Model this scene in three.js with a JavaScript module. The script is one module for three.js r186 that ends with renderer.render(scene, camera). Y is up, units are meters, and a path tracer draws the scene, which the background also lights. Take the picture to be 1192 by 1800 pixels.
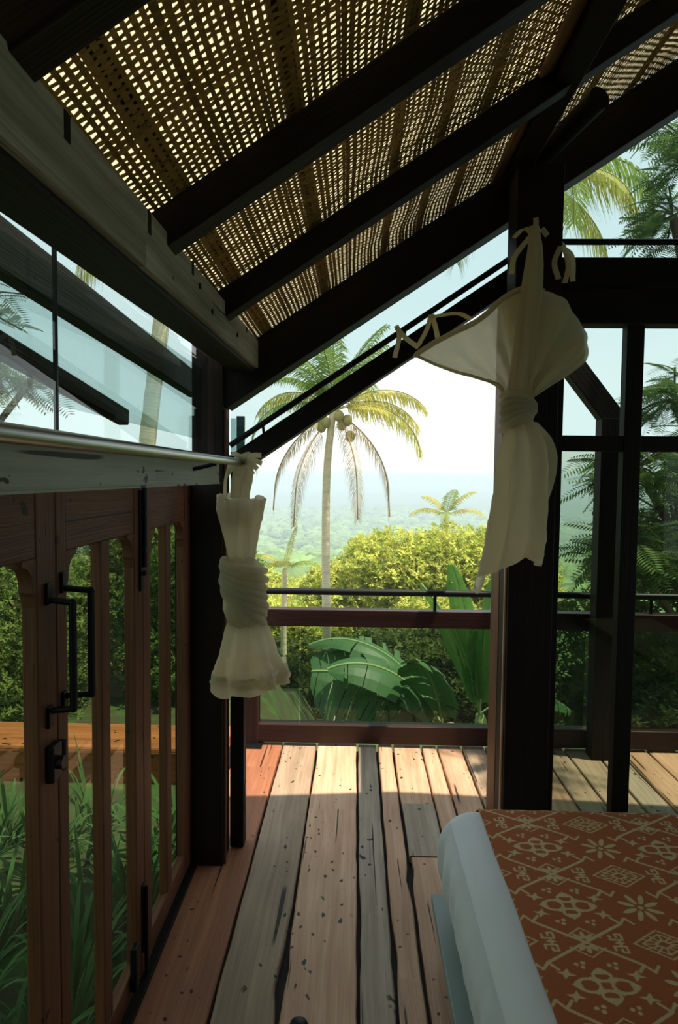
import * as THREE from 'three';
import { RoundedBoxGeometry } from 'three/addons/geometries/RoundedBoxGeometry.js';
import { mergeGeometries } from 'three/addons/utils/BufferGeometryUtils.js';
import { ImprovedNoise } from 'three/addons/math/ImprovedNoise.js';

// ---------------------------------------------------------------- camera, sky, sun, exposure
const scene = new THREE.Scene();
const R = THREE.MathUtils.degToRad;
const camera = new THREE.PerspectiveCamera(76.11, 1192 / 1800, 0.02, 6000);
camera.position.set(0, 1.75, 0);
camera.rotation.order = 'YXZ';
camera.rotation.set(R(-3.09), R(1.44), R(0.6));

const renderer = new THREE.WebGLRenderer();
renderer.toneMapping = THREE.LinearToneMapping;
renderer.toneMappingExposure = 1.0;
renderer.shadowMap.enabled = true;

const noise3 = new ImprovedNoise();
const N = (x, y = 0, z = 0) => noise3.noise(x, y, z);
const fbm = (x, y, z, o = 4) => { let s = 0, a = 0.5; for (let i = 0; i < o; i++, a *= 0.5, x *= 2.03, y *= 2.03, z *= 2.03) s += a * N(x, y, z); return s; };
const lerp = THREE.MathUtils.lerp, clamp = THREE.MathUtils.clamp, sstep = THREE.MathUtils.smoothstep;

{ // bright hazy tropical sky with thin cloud
  const W = 1024, H = 512, d = new Float32Array(W * H * 4);
  for (let j = 0; j < H; j++) for (let i = 0; i < W; i++) {
    const el = ((j + 0.5) / H - 0.5) * Math.PI, az = ((i + 0.5) / W) * Math.PI * 2, y = Math.sin(el), c = Math.cos(el);
    const t = Math.pow(clamp(y, 0, 1), 0.6), x = Math.cos(az) * c, z = Math.sin(az) * c;
    const cl = sstep(fbm(x * 2.2 + 7, y * 5, z * 2.2, 5), -0.15, 0.45) * 0.5;
    const hz = [1.62, 1.66, 1.6], zn = [0.72, 1.0, 1.16], o = (j * W + i) * 4;
    for (let k = 0; k < 3; k++) d[o + k] = lerp(lerp(hz[k], zn[k], t), [1.5, 1.5, 1.45][k], cl);
    d[o + 3] = 1;
  }
  const t = new THREE.DataTexture(d, W, H, THREE.RGBAFormat, THREE.FloatType);
  t.mapping = THREE.EquirectangularReflectionMapping; t.magFilter = THREE.LinearFilter; t.wrapS = THREE.RepeatWrapping; t.needsUpdate = true;
  scene.background = t; scene.environment = t;
}
const sun = new THREE.DirectionalLight(new THREE.Color(1, 0.9, 0.7), 9);
sun.name = 'sun';
sun.position.set(9, 22, 2.6); sun.target.position.set(0, 0, -3);
sun.position.add(sun.target.position);
sun.castShadow = true; sun.shadow.mapSize.set(4096, 4096);
Object.assign(sun.shadow.camera, { left: -22, right: 22, top: 26, bottom: -26, near: 1, far: 70 });
scene.add(sun, sun.target);

scene.fog = new THREE.FogExp2(0xd4e7f0, 0.0016);

// ---------------------------------------------------------------- helpers
function rng(s) { return () => { s = (s + 0x6d2b79f5) | 0; let t = Math.imul(s ^ (s >>> 15), 1 | s); t = (t + Math.imul(t ^ (t >>> 7), 61 | t)) ^ t; return ((t ^ (t >>> 14)) >>> 0) / 4294967296; }; }
const V = (x, y, z) => new THREE.Vector3(x, y, z);
const used = new Map();
function numbered(n) { const k = used.get(n) ?? 0; used.set(n, k + 1); return k ? `${n}_${String(k).padStart(3, '0')}` : n; }
function tag(o, label, category, group, kind) {
  Object.assign(o.userData, { label, category });
  if (group) o.userData.group = group;
  if (kind) o.userData.kind = kind;
  return o;
}
function group(name, pos = [0, 0, 0]) { const g = new THREE.Group(); g.name = numbered(name); g.position.set(...pos); scene.add(g); return g; }
function add(name, geo, mat, parent = scene) {
  const m = new THREE.Mesh(geo, mat); m.name = parent === scene ? numbered(name) : name; m.castShadow = m.receiveShadow = true;
  if (parent !== scene) { // geometry is given in world axes; the parent only shifts
    const p = V(0, 0, 0); let q = parent; while (q && q !== scene) { p.add(q.position); q = q.parent; }
    m.position.sub(p);
  }
  parent.add(m); return m;
}
function grainUV(g, axis, ox = 0, oy = 0) { // uv in metres, u along the grain
  const p = g.attributes.position, n = g.attributes.normal, uv = new Float32Array(p.count * 2);
  for (let i = 0; i < p.count; i++) {
    const c = [p.getX(i), p.getY(i), p.getZ(i)], m = [Math.abs(n.getX(i)), Math.abs(n.getY(i)), Math.abs(n.getZ(i))];
    const o = [0, 1, 2].filter((k) => k !== axis);
    uv[i * 2] = c[axis] + ox; uv[i * 2 + 1] = (m[o[0]] > m[o[1]] ? c[o[1]] : c[o[0]]) + oy;
  }
  g.setAttribute('uv', new THREE.BufferAttribute(uv, 2)); return g;
}
let seedUV = 0;
function boxG(x0, x1, y0, y1, z0, z1, r = 0.004) {
  const s = [x1 - x0, y1 - y0, z1 - z0], g = r > 0 ? new RoundedBoxGeometry(...s, 1, Math.min(r, Math.min(...s) * 0.3)) : new THREE.BoxGeometry(...s);
  grainUV(g, s.indexOf(Math.max(...s)), (seedUV += 0.37), seedUV * 0.71);
  g.translate((x0 + x1) / 2, (y0 + y1) / 2, (z0 + z1) / 2); return g.index ? g.toNonIndexed() : g;
}
const B = (name, mat, parent, ...b) => add(name, boxG(...b), mat, parent);
function beamG(p0, p1, w, h, r = 0.005, side = null) { // w across (horizontal), h perpendicular to run and width
  const a = V(...p0), b = V(...p1), L = a.distanceTo(b), g = new RoundedBoxGeometry(L, h, w, 1, Math.min(r, w * 0.3, h * 0.3));
  grainUV(g, 0, (seedUV += 0.37), seedUV * 0.71);
  const x = b.clone().sub(a).normalize(), z = side ? V(...side) : Math.abs(x.y) > 0.99 ? V(0, 0, 1) : V(0, 1, 0).cross(x).negate().normalize(), y = z.clone().cross(x).normalize();
  const m = new THREE.Matrix4().makeBasis(x, y, z).setPosition(a.add(b).multiplyScalar(0.5));
  return (g.index ? g.toNonIndexed() : g).applyMatrix4(m);
}
function tubeG(pts, r, rs = 8, seg = 0, closed = false) {
  const c = new THREE.CatmullRomCurve3(pts.map((p) => (p.isVector3 ? p : V(...p))), closed, 'catmullrom', 0.3);
  return new THREE.TubeGeometry(c, seg || pts.length * 6, r, rs, closed).toNonIndexed();
}
function rod(p0, p1, r, rs = 14) { // straight capped rod
  const a = V(...p0), b = V(...p1), g = new THREE.CylinderGeometry(r, r, a.distanceTo(b), rs);
  g.applyQuaternion(new THREE.Quaternion().setFromUnitVectors(V(0, 1, 0), b.clone().sub(a).normalize())).translate(...a.add(b).multiplyScalar(0.5).toArray());
  return g.toNonIndexed();
}
function ribbonG(pts, w, t = 0.0015, across = [1, 0, 0]) { // flat cloth tape swept along points
  const c = new THREE.CatmullRomCurve3(pts.map((p) => V(...p))), n = pts.length * 5, P = [], idx = [], A = V(...across);
  for (let i = 0; i <= n; i++) {
    const p = c.getPoint(i / n), tn = c.getTangent(i / n), a = A.clone().addScaledVector(tn, -A.dot(tn)).normalize(), b = tn.clone().cross(a).normalize();
    for (const [u, v] of [[-1, -1], [1, -1], [1, 1], [-1, 1]]) P.push(...p.clone().addScaledVector(a, (u * w) / 2).addScaledVector(b, (v * t) / 2).toArray());
    if (i) for (let k = 0; k < 4; k++) { const q = (i - 1) * 4 + k, s = (i - 1) * 4 + ((k + 1) % 4); idx.push(q, s, q + 4, s, s + 4, q + 4); }
  }
  idx.push(0, 2, 1, 0, 3, 2, n * 4, n * 4 + 1, n * 4 + 2, n * 4, n * 4 + 2, n * 4 + 3);
  const g = new THREE.BufferGeometry(); g.setAttribute('position', new THREE.Float32BufferAttribute(P, 3)); g.setIndex(idx);
  return finish(g);
}
function finish(g) {
  if (!g.attributes.normal) g.computeVertexNormals();
  if (!g.attributes.uv) g.setAttribute('uv', new THREE.BufferAttribute(new Float32Array(g.attributes.position.count * 2), 2));
  return g.index ? g.toNonIndexed() : g;
}
const merge = (list) => mergeGeometries(list.map((g) => { const h = finish(g); for (const k of Object.keys(h.attributes)) if (!['position', 'normal', 'uv'].includes(k)) h.deleteAttribute(k); return h; }));
function gridG(nu, nv, f, uvf) { // surface from f(u, v) -> Vector3
  const P = [], U = [], idx = [];
  for (let j = 0; j <= nv; j++) for (let i = 0; i <= nu; i++) { const p = f(i / nu, j / nv); P.push(p.x, p.y, p.z); const q = uvf ? uvf(i / nu, j / nv) : [i / nu, j / nv]; U.push(...q); }
  for (let j = 0; j < nv; j++) for (let i = 0; i < nu; i++) { const a = j * (nu + 1) + i, b = a + nu + 1; idx.push(a, a + 1, b, a + 1, b + 1, b); }
  const g = new THREE.BufferGeometry(); g.setAttribute('position', new THREE.Float32BufferAttribute(P, 3)); g.setAttribute('uv', new THREE.Float32BufferAttribute(U, 2)); g.setIndex(idx); g.computeVertexNormals(); return g;
}

// ---------------------------------------------------------------- materials
function texture(W, H, f, rx, ry, srgb = true) { // f(x, y) in texture units -> [r, g, b] 0..255
  const d = new Uint8Array(W * H * 4);
  for (let j = 0; j < H; j++) for (let i = 0; i < W; i++) { const c = f(i / W, j / H), o = (j * W + i) * 4; for (let k = 0; k < 3; k++) d[o + k] = clamp(c[k], 0, 255); d[o + 3] = 255; }
  const t = new THREE.DataTexture(d, W, H); t.wrapS = t.wrapT = THREE.RepeatWrapping; t.magFilter = THREE.LinearFilter; if (srgb) t.colorSpace = THREE.SRGBColorSpace; t.repeat.set(rx, ry); t.needsUpdate = true; return t;
}
function wood(seed, a, b, o = {}) { // a, b: sRGB tones of the grain; o: wear (grey weathering), spots (dark pits), rough, bump
  const { wear = 0, wearTone = [150, 145, 135], spots = 0, rough = 0.6, bump = 0.0012, W = 1024, H = 512, len = 2.4, wide = 0.5, chips = 0, grain = 0.65, spec = 0.5, crack = 0 } = o;
  const hgt = new Float32Array(W * H);
  const f = (u, v) => {
    const x = u * len, y = v * wide, s = seed * 13.7;
    const bend = fbm(x * 0.9, y * 3, s, 3) * 0.06, g1 = fbm(x * 0.8, (y + bend) * 42, s + 3, 3), g2 = fbm(x * 3.5, (y + bend * 0.4) * 210, s + 9, 2);
    const bl = fbm(x * 2.1, y * 9, s + 31, 4);
    let t = clamp(0.5 + g1 * grain + g2 * grain * 0.7 + bl * 0.7, 0, 1), h = 0.5 + g1 * 0.4 + g2 * 0.8, c = [0, 1, 2].map((k) => lerp(a[k], b[k], t));
    if (wear) { const w = sstep(fbm(x * 1.6, y * 7, s + 20, 4) + g2 * 0.25, 0.25 - wear, 0.65 - wear); c = c.map((q, k) => lerp(q, wearTone[k] * (0.86 + 0.28 * t), w)); }
    if (chips) { const w = sstep(fbm(x * 9, y * 14, s + 41, 4), 0.34 - chips, 0.37 - chips); c = c.map((q) => lerp(q, q * 0.09, w)); h -= w; }
    if (crack) { const w = sstep(N(x * 0.9 + 5, (y + bend * 0.5) * 55, s + 60), 0.56 - crack, 0.62 - crack) * sstep(N(x * 2.2, y * 4, s + 61), 0.05, 0.2); c = c.map((z) => lerp(z, z * 0.35, w)); h -= w; }
    if (spots) { const q = N(x * 27, y * 40, s + 50), w = sstep(q, 0.62 - spots, 0.7 - spots) * sstep(N(x * 3, y * 6, s + 77), 0.0, 0.2); c = c.map((z) => lerp(z, z * 0.3, w)); h -= w * 0.8; }
    return [c, h];
  };
  let i = 0;
  const map = texture(W, H, (u, v) => { const [c, h] = f(u, v); hgt[i++] = h; return c; }, 1 / len, 1 / wide);
  i = 0;
  const bm = texture(W, H, () => { const q = hgt[i++] * 255; return [q, q, q]; }, 1 / len, 1 / wide, false);
  return new THREE.MeshPhysicalMaterial({ map, bumpMap: bm, bumpScale: bump, roughness: rough, specularIntensity: spec });
}
const M = {
  dark: wood(1, [19, 12, 9], [35, 22, 16], { rough: 0.62, spec: 0.4 }),
  red: wood(2, [84, 49, 31], [120, 74, 48], { rough: 0.55, spots: 0.04, crack: 0.04 }),
  grey: wood(3, [124, 118, 104], [188, 182, 166], { wear: -0.06, wearTone: [112, 104, 90], spots: 0.06, crack: 0.12, rough: 0.85, bump: 0.002, spec: 0.3 }),
  sill: wood(4, [142, 145, 130], [180, 183, 168], { chips: 0.035, crack: 0.05, rough: 0.6, bump: 0.0015, grain: 0.4 }),
  pA: wood(5, [128, 80, 58], [168, 110, 82], { spots: 0.05, crack: 0.03, rough: 0.5 }),
  pB: wood(6, [130, 107, 88], [176, 150, 128], { wear: -0.02, wearTone: [146, 132, 118], spots: 0.14, crack: 0.12, rough: 0.6 }),
  pC: wood(7, [176, 130, 104], [216, 176, 148], { spots: 0.14, crack: 0.09, rough: 0.5, wear: 0.0, wearTone: [190, 170, 150] }),
  pD: wood(8, [132, 114, 99], [180, 160, 142], { wear: 0.02, wearTone: [152, 140, 128], spots: 0.14, crack: 0.12, rough: 0.6 }),
  pE: wood(9, [160, 120, 96], [204, 164, 136], { spots: 0.14, crack: 0.09, rough: 0.55, wear: -0.05, wearTone: [168, 150, 132] }),
  board: wood(10, [52, 38, 28], [84, 64, 48], { rough: 0.8, spec: 0.3 }),
  lightBoard: wood(15, [110, 84, 60], [150, 118, 88], { rough: 0.8, spec: 0.3 }),
  iron: new THREE.MeshStandardMaterial({ color: 0x1c1d1e, roughness: 0.45, metalness: 0.7 }),
  steel: new THREE.MeshStandardMaterial({ color: 0x9a9c98, roughness: 0.33, metalness: 1 }),
  brownRail: wood(11, [34, 18, 15], [55, 31, 25], { rough: 0.4 }),
  glass: new THREE.MeshPhysicalMaterial({ color: new THREE.Color(0.55, 0.655, 0.64), specularIntensity: 0.7, transmission: 1, thickness: 0, roughness: 0.0, ior: 1.5 }),
  clear: new THREE.MeshPhysicalMaterial({ color: new THREE.Color(0.4, 0.48, 0.4), specularIntensity: 0.35, transmission: 1, thickness: 0, roughness: 0.0, ior: 1.5 }),
  cloth: new THREE.MeshPhysicalMaterial({ color: new THREE.Color(0.84, 0.78, 0.6), transmission: 0.68, thickness: 0, roughness: 0.94, specularIntensity: 0.2 }),
  sheet: new THREE.MeshStandardMaterial({ color: new THREE.Color(0.72, 0.75, 0.79), roughness: 0.9 }),
  platform: new THREE.MeshStandardMaterial({ color: new THREE.Color(0.21, 0.265, 0.255), roughness: 0.5 }),
};
{ // woven relief for cloth
  const weave = (s) => texture(256, 256, (u, v) => { const q = 128 + 60 * Math.sin(u * Math.PI * 128) * Math.sin(v * Math.PI * 128) + 60 * fbm(u * 9, v * 9, s, 3); return [q, q, q]; }, 6, 6, false);
  M.cloth.bumpMap = weave(3); M.cloth.bumpScale = 0.002; M.sheet.bumpMap = weave(8); M.sheet.bumpScale = 0.0015;
}
const leafMat = (r, g, b, tr = 0.4) => new THREE.MeshPhysicalMaterial({ color: new THREE.Color(r, g, b), roughness: 0.9, transmission: tr, thickness: 0, specularIntensity: 0.3 });

// ---------------------------------------------------------------- ground, valley and far hills
function groundY(x, z) {
  const d = -z; let y = -0.5;
  const start = x < -0.9 ? 6.4 : 4.6, side = sstep(x, 1.5, 6) * 0.5;
  const q = Math.max(0, d - start);
  y -= side + Math.min(q, 26) * 0.33 * sstep(q, 0, 4) + clamp(q - 26, 0, 300) * 0.11 + sstep(q, 250, 900) * 12;
  y += fbm(x * 0.11, 3, z * 0.11, 3) * Math.min(1.2, q * 0.1);
  if (d > 200) y += sstep(d, 500, 1500) * (fbm(x * 0.0013, 9, z * 0.0016, 4) * 40) + sstep(d, 1300, 3200) * 52;
  return y;
}
{
  const xs = [], zs = [];
  for (let i = -60; i <= 60; i++) xs.push(Math.sign(i) * (Math.abs(i) * 0.35 + Math.pow(Math.abs(i) / 60, 5) * 2600));
  for (let i = 0; i <= 110; i++) zs.push(8 - i * 0.45 - Math.pow(i / 110, 5) * 3600);
  const P = [], idx = [], U = [], n = xs.length;
  for (const z of zs) for (const x of xs) { P.push(x, groundY(x, z), z); U.push(x * 0.2, z * 0.2); }
  for (let j = 0; j < zs.length - 1; j++) for (let i = 0; i < n - 1; i++) { const a = j * n + i; idx.push(a, a + 1, a + n, a + 1, a + n + 1, a + n); }
  const g = new THREE.BufferGeometry(); g.setAttribute('position', new THREE.Float32BufferAttribute(P, 3)); g.setAttribute('uv', new THREE.Float32BufferAttribute(U, 2)); g.setIndex(idx); g.computeVertexNormals();
  const t = texture(512, 512, (u, v) => { const q = fbm(u * 22, v * 22, 4, 5), e = sstep(q, -0.1, 0.25); return [lerp(64, 60, e), lerp(66, 92, e), lerp(36, 34, e)]; }, 1, 1);
  const m = add('hillside_ground', g, new THREE.MeshStandardMaterial({ map: t, roughness: 1 }));
  tag(m, 'green hillside falling away from the balcony to the hazy valley', 'hillside', null, 'structure');
}

// ---------------------------------------------------------------- house shell
const ROOF = (x) => 2.642 + 0.665 * x;           // underside of the woven roof, rising to the right
const RIDGE = 1.9, SL = Math.hypot(1, 0.665);
// floor: old planks running out to the balcony edge, each a piece of its own
{
  const fl = group('floor'); fl.userData.kind = 'structure';
  const r = rng(11);
  function plank(x0, x1, z0, z1, mat, o = {}) { // z0 far end (more negative)
    const n = Math.max(2, Math.round((z1 - z0) / 0.09)), sec = [], y = o.y ?? (r() - 0.5) * 0.006, s = r() * 50, ch = 0.005, gap = 0.003 + r() * 0.003;
    for (let i = 0; i <= n; i++) {
      const z = lerp(z0, z1, i / n), w = (k) => Math.abs(N(z * 2.3, k, s)) * 0.007 + Math.max(0, N(z * 9, k + 4, s)) * 0.006;
      let l = x0 + gap + w(1), q = x1 - gap - w(7);
      for (const [sd, zc, len, dep] of o.bites ?? []) { const e = Math.max(0, 1 - Math.abs(z - zc) / len); const b = dep * e * (0.7 + 0.5 * N(z * 30, 2, s)); if (sd < 0) l += b; else q -= b; }
      const lift = N(z * 0.8, 3, s) * 0.003;
      sec.push([[l, y + lift - ch, z], [l + ch, y + lift, z], [q - ch, y + lift, z], [q, y + lift - ch, z], [q, y - 0.036, z], [l, y - 0.036, z]]);
    }
    const P = [], U = [], ou = r() * 3, ov = r();
    const quad = (a, b, c, d) => { for (const p of [a, b, c, a, c, d]) { P.push(...p); U.push(p[2] + ou, p[0] + p[1] + ov); } };
    for (let i = 0; i < n; i++) for (let k = 0; k < 6; k++) quad(sec[i][k], sec[i + 1][k], sec[i + 1][(k + 1) % 6], sec[i][(k + 1) % 6]);
    for (const [S, fw] of [[sec[0], 1], [sec[n], 0]]) { const q = fw ? S : [...S].reverse(); quad(q[0], q[1], q[2], q[3]); quad(q[0], q[3], q[4], q[5]); }
    const g = new THREE.BufferGeometry(); g.setAttribute('position', new THREE.Float32BufferAttribute(P, 3)); g.setAttribute('uv', new THREE.Float32BufferAttribute(U, 2)); g.computeVertexNormals();
    add('floor_plank', g, mat, fl);
  }
  const E = [-0.74, -0.455, -0.234, 0.03, 0.158, 0.26, 0.445, 0.548, 0.708, 0.86, 1.03, 1.21, 1.37, 1.56, 1.72, 1.9, 2.1, 2.28, 2.5, 2.7, 2.9];
  const mats = [M.pA, M.pB, M.pC, M.pD, M.pE, null, M.pE, M.pE, M.pB, M.pA, M.pE, M.pB, M.pB, M.pD, M.pE, M.pC, M.pB, M.pD, M.pE, M.pB];
  const bites = { 1: [[1, -2.2, 0.22, 0.03], [1, -2.45, 0.1, 0.012]], 2: [[-1, -2.22, 0.14, 0.018], [-1, -3.9, 0.2, 0.008]], 4: [[-1, -2.35, 0.15, 0.014], [1, -2.75, 0.14, 0.016]], 3: [[-1, -2.5, 0.3, 0.006]] };
  for (let i = 0; i < mats.length; i++) {
    const far = -4.19 - r() * 0.03;
    if (i === 5) { plank(E[5], E[6], -2.94, 2.6, M.pE, { bites: [[-1, -2.86, 0.13, 0.03]], y: -0.001 }); plank(E[5] + 0.004, E[6], -3.43, -2.945, M.pD, { y: 0.003 }); plank(E[5], E[6], far, -3.435, M.pE, { y: 0 }); }
    else if (i < 5 && i !== 2) { const c = -0.5 - r(); plank(E[i], E[i + 1], c, 2.6, mats[i]); plank(E[i], E[i + 1], far, c - 0.004, mats[i], { bites: bites[i] }); }
    else plank(E[i], E[i + 1], far, 2.6, mats[i], { bites: bites[i] });
  }
  for (const z of [1.9, 0.9, -0.1, -1.1, -2.1, -3.1, -4.05]) B('joist', M.dark, fl, -0.75, 2.95, -0.15, -0.0445, z - 0.04, z + 0.04);
  B('subfloor', M.dark, fl, -0.74, 2.9, -0.044, -0.0385, -4.18, 2.6, 0);
  B('edge_beam', M.dark, fl, -0.8, -0.74, -0.2, -0.005, -4.2, 2.6);
}
// solid walls behind and to the right of the camera, and the left wall beyond the doors
{
  const boards = (name, x0, x1, y0, y1, z0, z1, along) => {
    const w = group(name); w.userData.kind = 'structure';
    const n = Math.round((along === 'x' ? x1 - x0 : z1 - z0) / 0.24), span = (along === 'x' ? x1 - x0 : z1 - z0) / n;
    for (let i = 0; i < n; i++) along === 'x' ? B('wall_board', M.board, w, x0 + i * span, x0 + (i + 1) * span - 0.003, y0, y1, z0, z1) : B('wall_board', M.board, w, x0, x1, y0, y1, z0 + i * span, z0 + (i + 1) * span - 0.003);
    return w;
  };
  boards('wall_back', -0.8, 3.9, -0.04, 3.9, 2.6, 2.66, 'x');
  boards('wall_right', 3.84, 3.9, -0.04, 0.75, -2.9, 2.6, 'z');
  const w4 = group('window_4'); w4.userData.kind = 'structure';
  B('head', M.dark, w4, 3.83, 3.91, 2.28, 2.56, -2.9, 2.6); B('sill', M.dark, w4, 3.82, 3.92, 0.752, 0.81, -2.9, 2.6);
  for (const z of [-2.86, -1.5, -0.15, 1.2, 2.55]) B('mullion', M.dark, w4, 3.83, 3.9, 0.81, 2.28, z - 0.04, z + 0.04);
  for (const z of [-2.82, -1.46, -0.11, 1.24]) { const m = new THREE.Mesh(new THREE.PlaneGeometry(1.27, 1.47), M.glass); m.name = 'pane'; m.rotation.y = -Math.PI / 2; m.position.set(3.865, 1.545, z + 0.635); w4.add(m); }
  const wl = boards('wall_left', -0.78, -0.72, -0.04, 2.2, -0.28, 2.6, 'z');
  B('wall_board', M.board, wl, -0.78, -0.72, -0.04, 1.72, -0.9, -0.284);
}
// woven bamboo roof lining
const ceiling = group('ceiling');
{
  const c = ceiling; c.userData.kind = 'structure';
  const r = rng(5), X0 = -0.6, X1 = RIDGE, Z0 = -3.1, Z1 = 1.3, pitch = 0.0182, th = Math.atan(0.665), dx = Math.cos(th), dy = Math.sin(th), nx = -dy, ny = dx;
  const ns = Math.floor((X1 - X0) / dx / pitch), nz = Math.floor((Z1 - Z0) / pitch), A = 0.0015;
  const sPos = [], zPos = [];
  for (let i = 0; i < ns; i++) sPos.push({ p: (i + 0.5) * pitch + (r() - 0.5) * 0.0045, w: 0.0121 + (r() - 0.5) * 0.0065, t: r() });
  for (let j = 0; j < nz; j++) zPos.push({ p: Z0 + (j + 0.5) * pitch + (r() - 0.5) * 0.0045, w: 0.0121 + (r() - 0.5) * 0.0065, t: r() });
  const tone = (t) => { const k = 0.55 + 0.6 * t; return [0.34 * k, 0.205 * k, 0.065 * k]; };
  const sag = (s, z) => 0.012 * Math.sin(z * 9.6) * Math.sin(s * 5) + 0.008 * fbm(s * 3, z * 3, 1, 2);
  const at = (s, z, o) => { const h = o + sag(s, z); return [X0 + s * dx + nx * h, ROOF(X0) + s * dy + ny * h + 0.004, z]; };
  for (const dir of [0, 1]) {
    const P = [], C = [], idx = []; const a = dir ? zPos : sPos, b = dir ? sPos : zPos; let base = 0;
    a.forEach((st, i) => {
      const col = tone(st.t), drift = (k) => 0.004 * N(i * 0.37, k * 0.03, dir * 9);
      b.forEach((cr, j) => {
        const h = ((i + j + dir) & 1 ? A : -A), mid = st.p + drift(j);
        for (const e of [-1, 1]) { const q = mid + (e * st.w) / 2; P.push(...(dir ? at(cr.p, q, h) : at(q, cr.p, h))); const v = 0.8 + 0.4 * r(); C.push(col[0] * v, col[1] * v, col[2] * v); }
        if (j) { const k = base + (j - 1) * 2; idx.push(k, k + 1, k + 2, k + 1, k + 3, k + 2); }
      });
      base += b.length * 2;
    });
    const g = new THREE.BufferGeometry(); g.setAttribute('position', new THREE.Float32BufferAttribute(P, 3)); g.setAttribute('color', new THREE.Float32BufferAttribute(C, 3)); g.setIndex(idx); g.computeVertexNormals();
    const m = add('woven_mat', g, new THREE.MeshPhysicalMaterial({ color: 0xffffff, vertexColors: true, roughness: 0.8, transmission: 0.05, thickness: 0, specularIntensity: 0.3 }), c);
    m.userData.kind = 'stuff';
  }
  for (const x of [-0.41, -0.15, 0.11, 0.26, 0.4, 0.62, 0.9, 1.18, 1.46, 1.74]) { const w = x === -0.15 || x === -0.41 ? 0.042 : 0.03; add('lath', beamG([x, ROOF(x) + 0.035, Z0], [x, ROOF(x) + 0.035, Z1], w, 0.016, 0.004, [dx, dy, 0]), M.dark, c); }
  const sheet = new THREE.MeshPhysicalMaterial({ color: new THREE.Color(0.82, 0.78, 0.64), roughness: 1, transmission: 0.85, thickness: 0 });
  for (let i = 0; i < 4; i++) { const a = lerp(X0 - 0.04, X1, i / 4), b = lerp(X0 - 0.04, X1, (i + 1) / 4); add('roof_sheet', beamG([(a + b) / 2, ROOF((a + b) / 2) + 0.07, Z0], [(a + b) / 2, ROOF((a + b) / 2) + 0.07, Z1], (b - a) / dx, 0.004, 0.001, [dx, dy, 0]), sheet, c); }
  // plain boarded roof over the part of the room behind the camera and beyond the ridge
  const panel = (x0, y0, x1, y1, z0, z1) => add('roof_board', beamG([(x0 + x1) / 2, (y0 + y1) / 2, z0], [(x0 + x1) / 2, (y0 + y1) / 2, z1], Math.hypot(x1 - x0, y1 - y0), 0.03, 0.004, V(x1 - x0, y1 - y0, 0).normalize().toArray()), M.board, c);
  for (let i = 0; i < 8; i++) { const a = lerp(X0, X1, i / 8), b = lerp(X0, X1, (i + 1) / 8); panel(a, ROOF(a) + 0.02, b, ROOF(b) + 0.02, Z1, 2.66); }
  const rt = ROOF(RIDGE) + 0.02;
  for (let i = 0; i < 8; i++) { const a = RIDGE + 0.26 * i, b = a + 0.26; panel(a, rt - 0.665 * 0.26 * i, b, rt - 0.665 * 0.26 * (i + 1), Z0, 2.66); }
}
const beam = (name, label, mat, p0, p1, w, h, grp, cat = 'beam') => tag(add(name, beamG(p0, p1, w, h), mat), label, cat, grp);
// rafters under the mat
for (const z of [1.12, 0.47, -0.18, -0.83, -1.49, -2.13]) { const h = 0.08, y = (x) => ROOF(x) - 0.014 - (h / 2) * SL; add('rafter', beamG([-0.49, y(-0.49), z], [RIDGE, y(RIDGE), z], 0.07, h), M.dark, ceiling); }
add('ridge_beam', beamG([RIDGE, ROOF(RIDGE) - 0.09, -3.1], [RIDGE, ROOF(RIDGE) - 0.09, 2.6], 0.12, 0.16), M.dark, ceiling);
add('purlin', beamG([0.635, 3.0, -2.855], [0.635, 3.0, 0.4], 0.085, 0.07), M.dark, ceiling);
add('purlin_board', beamG([0.6, ROOF(0.6) - 0.024, -2.83], [0.6, ROOF(0.6) - 0.024, 0.4], 0.12, 0.016, 0.003, [0.833, 0.554, 0]), M.lightBoard, ceiling).userData.label = 'lighter brown board along the purlin';
// gable beam, sloping header and curtain rods
const GZ = -2.86;
{
  const lo = (x) => 2.425 + 0.655 * x, mid = (x) => (lo(x) + ROOF(x) - 0.012) / 2, s = V(1, 0.66, 0).normalize();
  beam('gable_beam', 'thick dark gable beam rising from the left post to the right', M.dark, [-0.62, mid(-0.62), GZ - 0.07], [RIDGE, mid(RIDGE), GZ - 0.07], 0.14, 0.215 * s.x);
  const hy = (x) => 2.11 + 0.676 * x + 0.052; // centre line of the sloping header
  beam('header_beam', 'slimmer dark sloping beam over the door opening, below the gable beam', M.dark, [-0.56, hy(-0.56), GZ - 0.05], [0.72, hy(0.72), GZ - 0.05], 0.1, 0.085);
  const ry = (x) => 2.241 + 0.671 * x;
  const rd = group('sloping_curtain_rod'); tag(rd, 'black sloping curtain rod just above the header of the door opening', 'curtain rod');
  add('rod', rod([-0.54, ry(-0.54), GZ + 0.06], [0.66, ry(0.66), GZ + 0.06], 0.0125), M.iron, rd);
  for (const x of [-0.4, 0.2]) add('bracket', merge([rod([x, ry(x), GZ + 0.06], [x, ry(x) - 0.06, GZ + 0.01], 0.006, 8)]), M.iron, rd);
  const hr = group('curtain_rod'); tag(hr, 'black horizontal curtain rod above the window frame on the right', 'curtain rod');
  add('rod', rod([0.72, 2.742, -2.82], [2.6, 2.742, -2.82], 0.0125), M.iron, hr);
  add('bracket', rod([1.9, 2.742, -2.82], [1.9, 2.68, -2.86], 0.006, 8), M.iron, hr);
}
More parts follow.
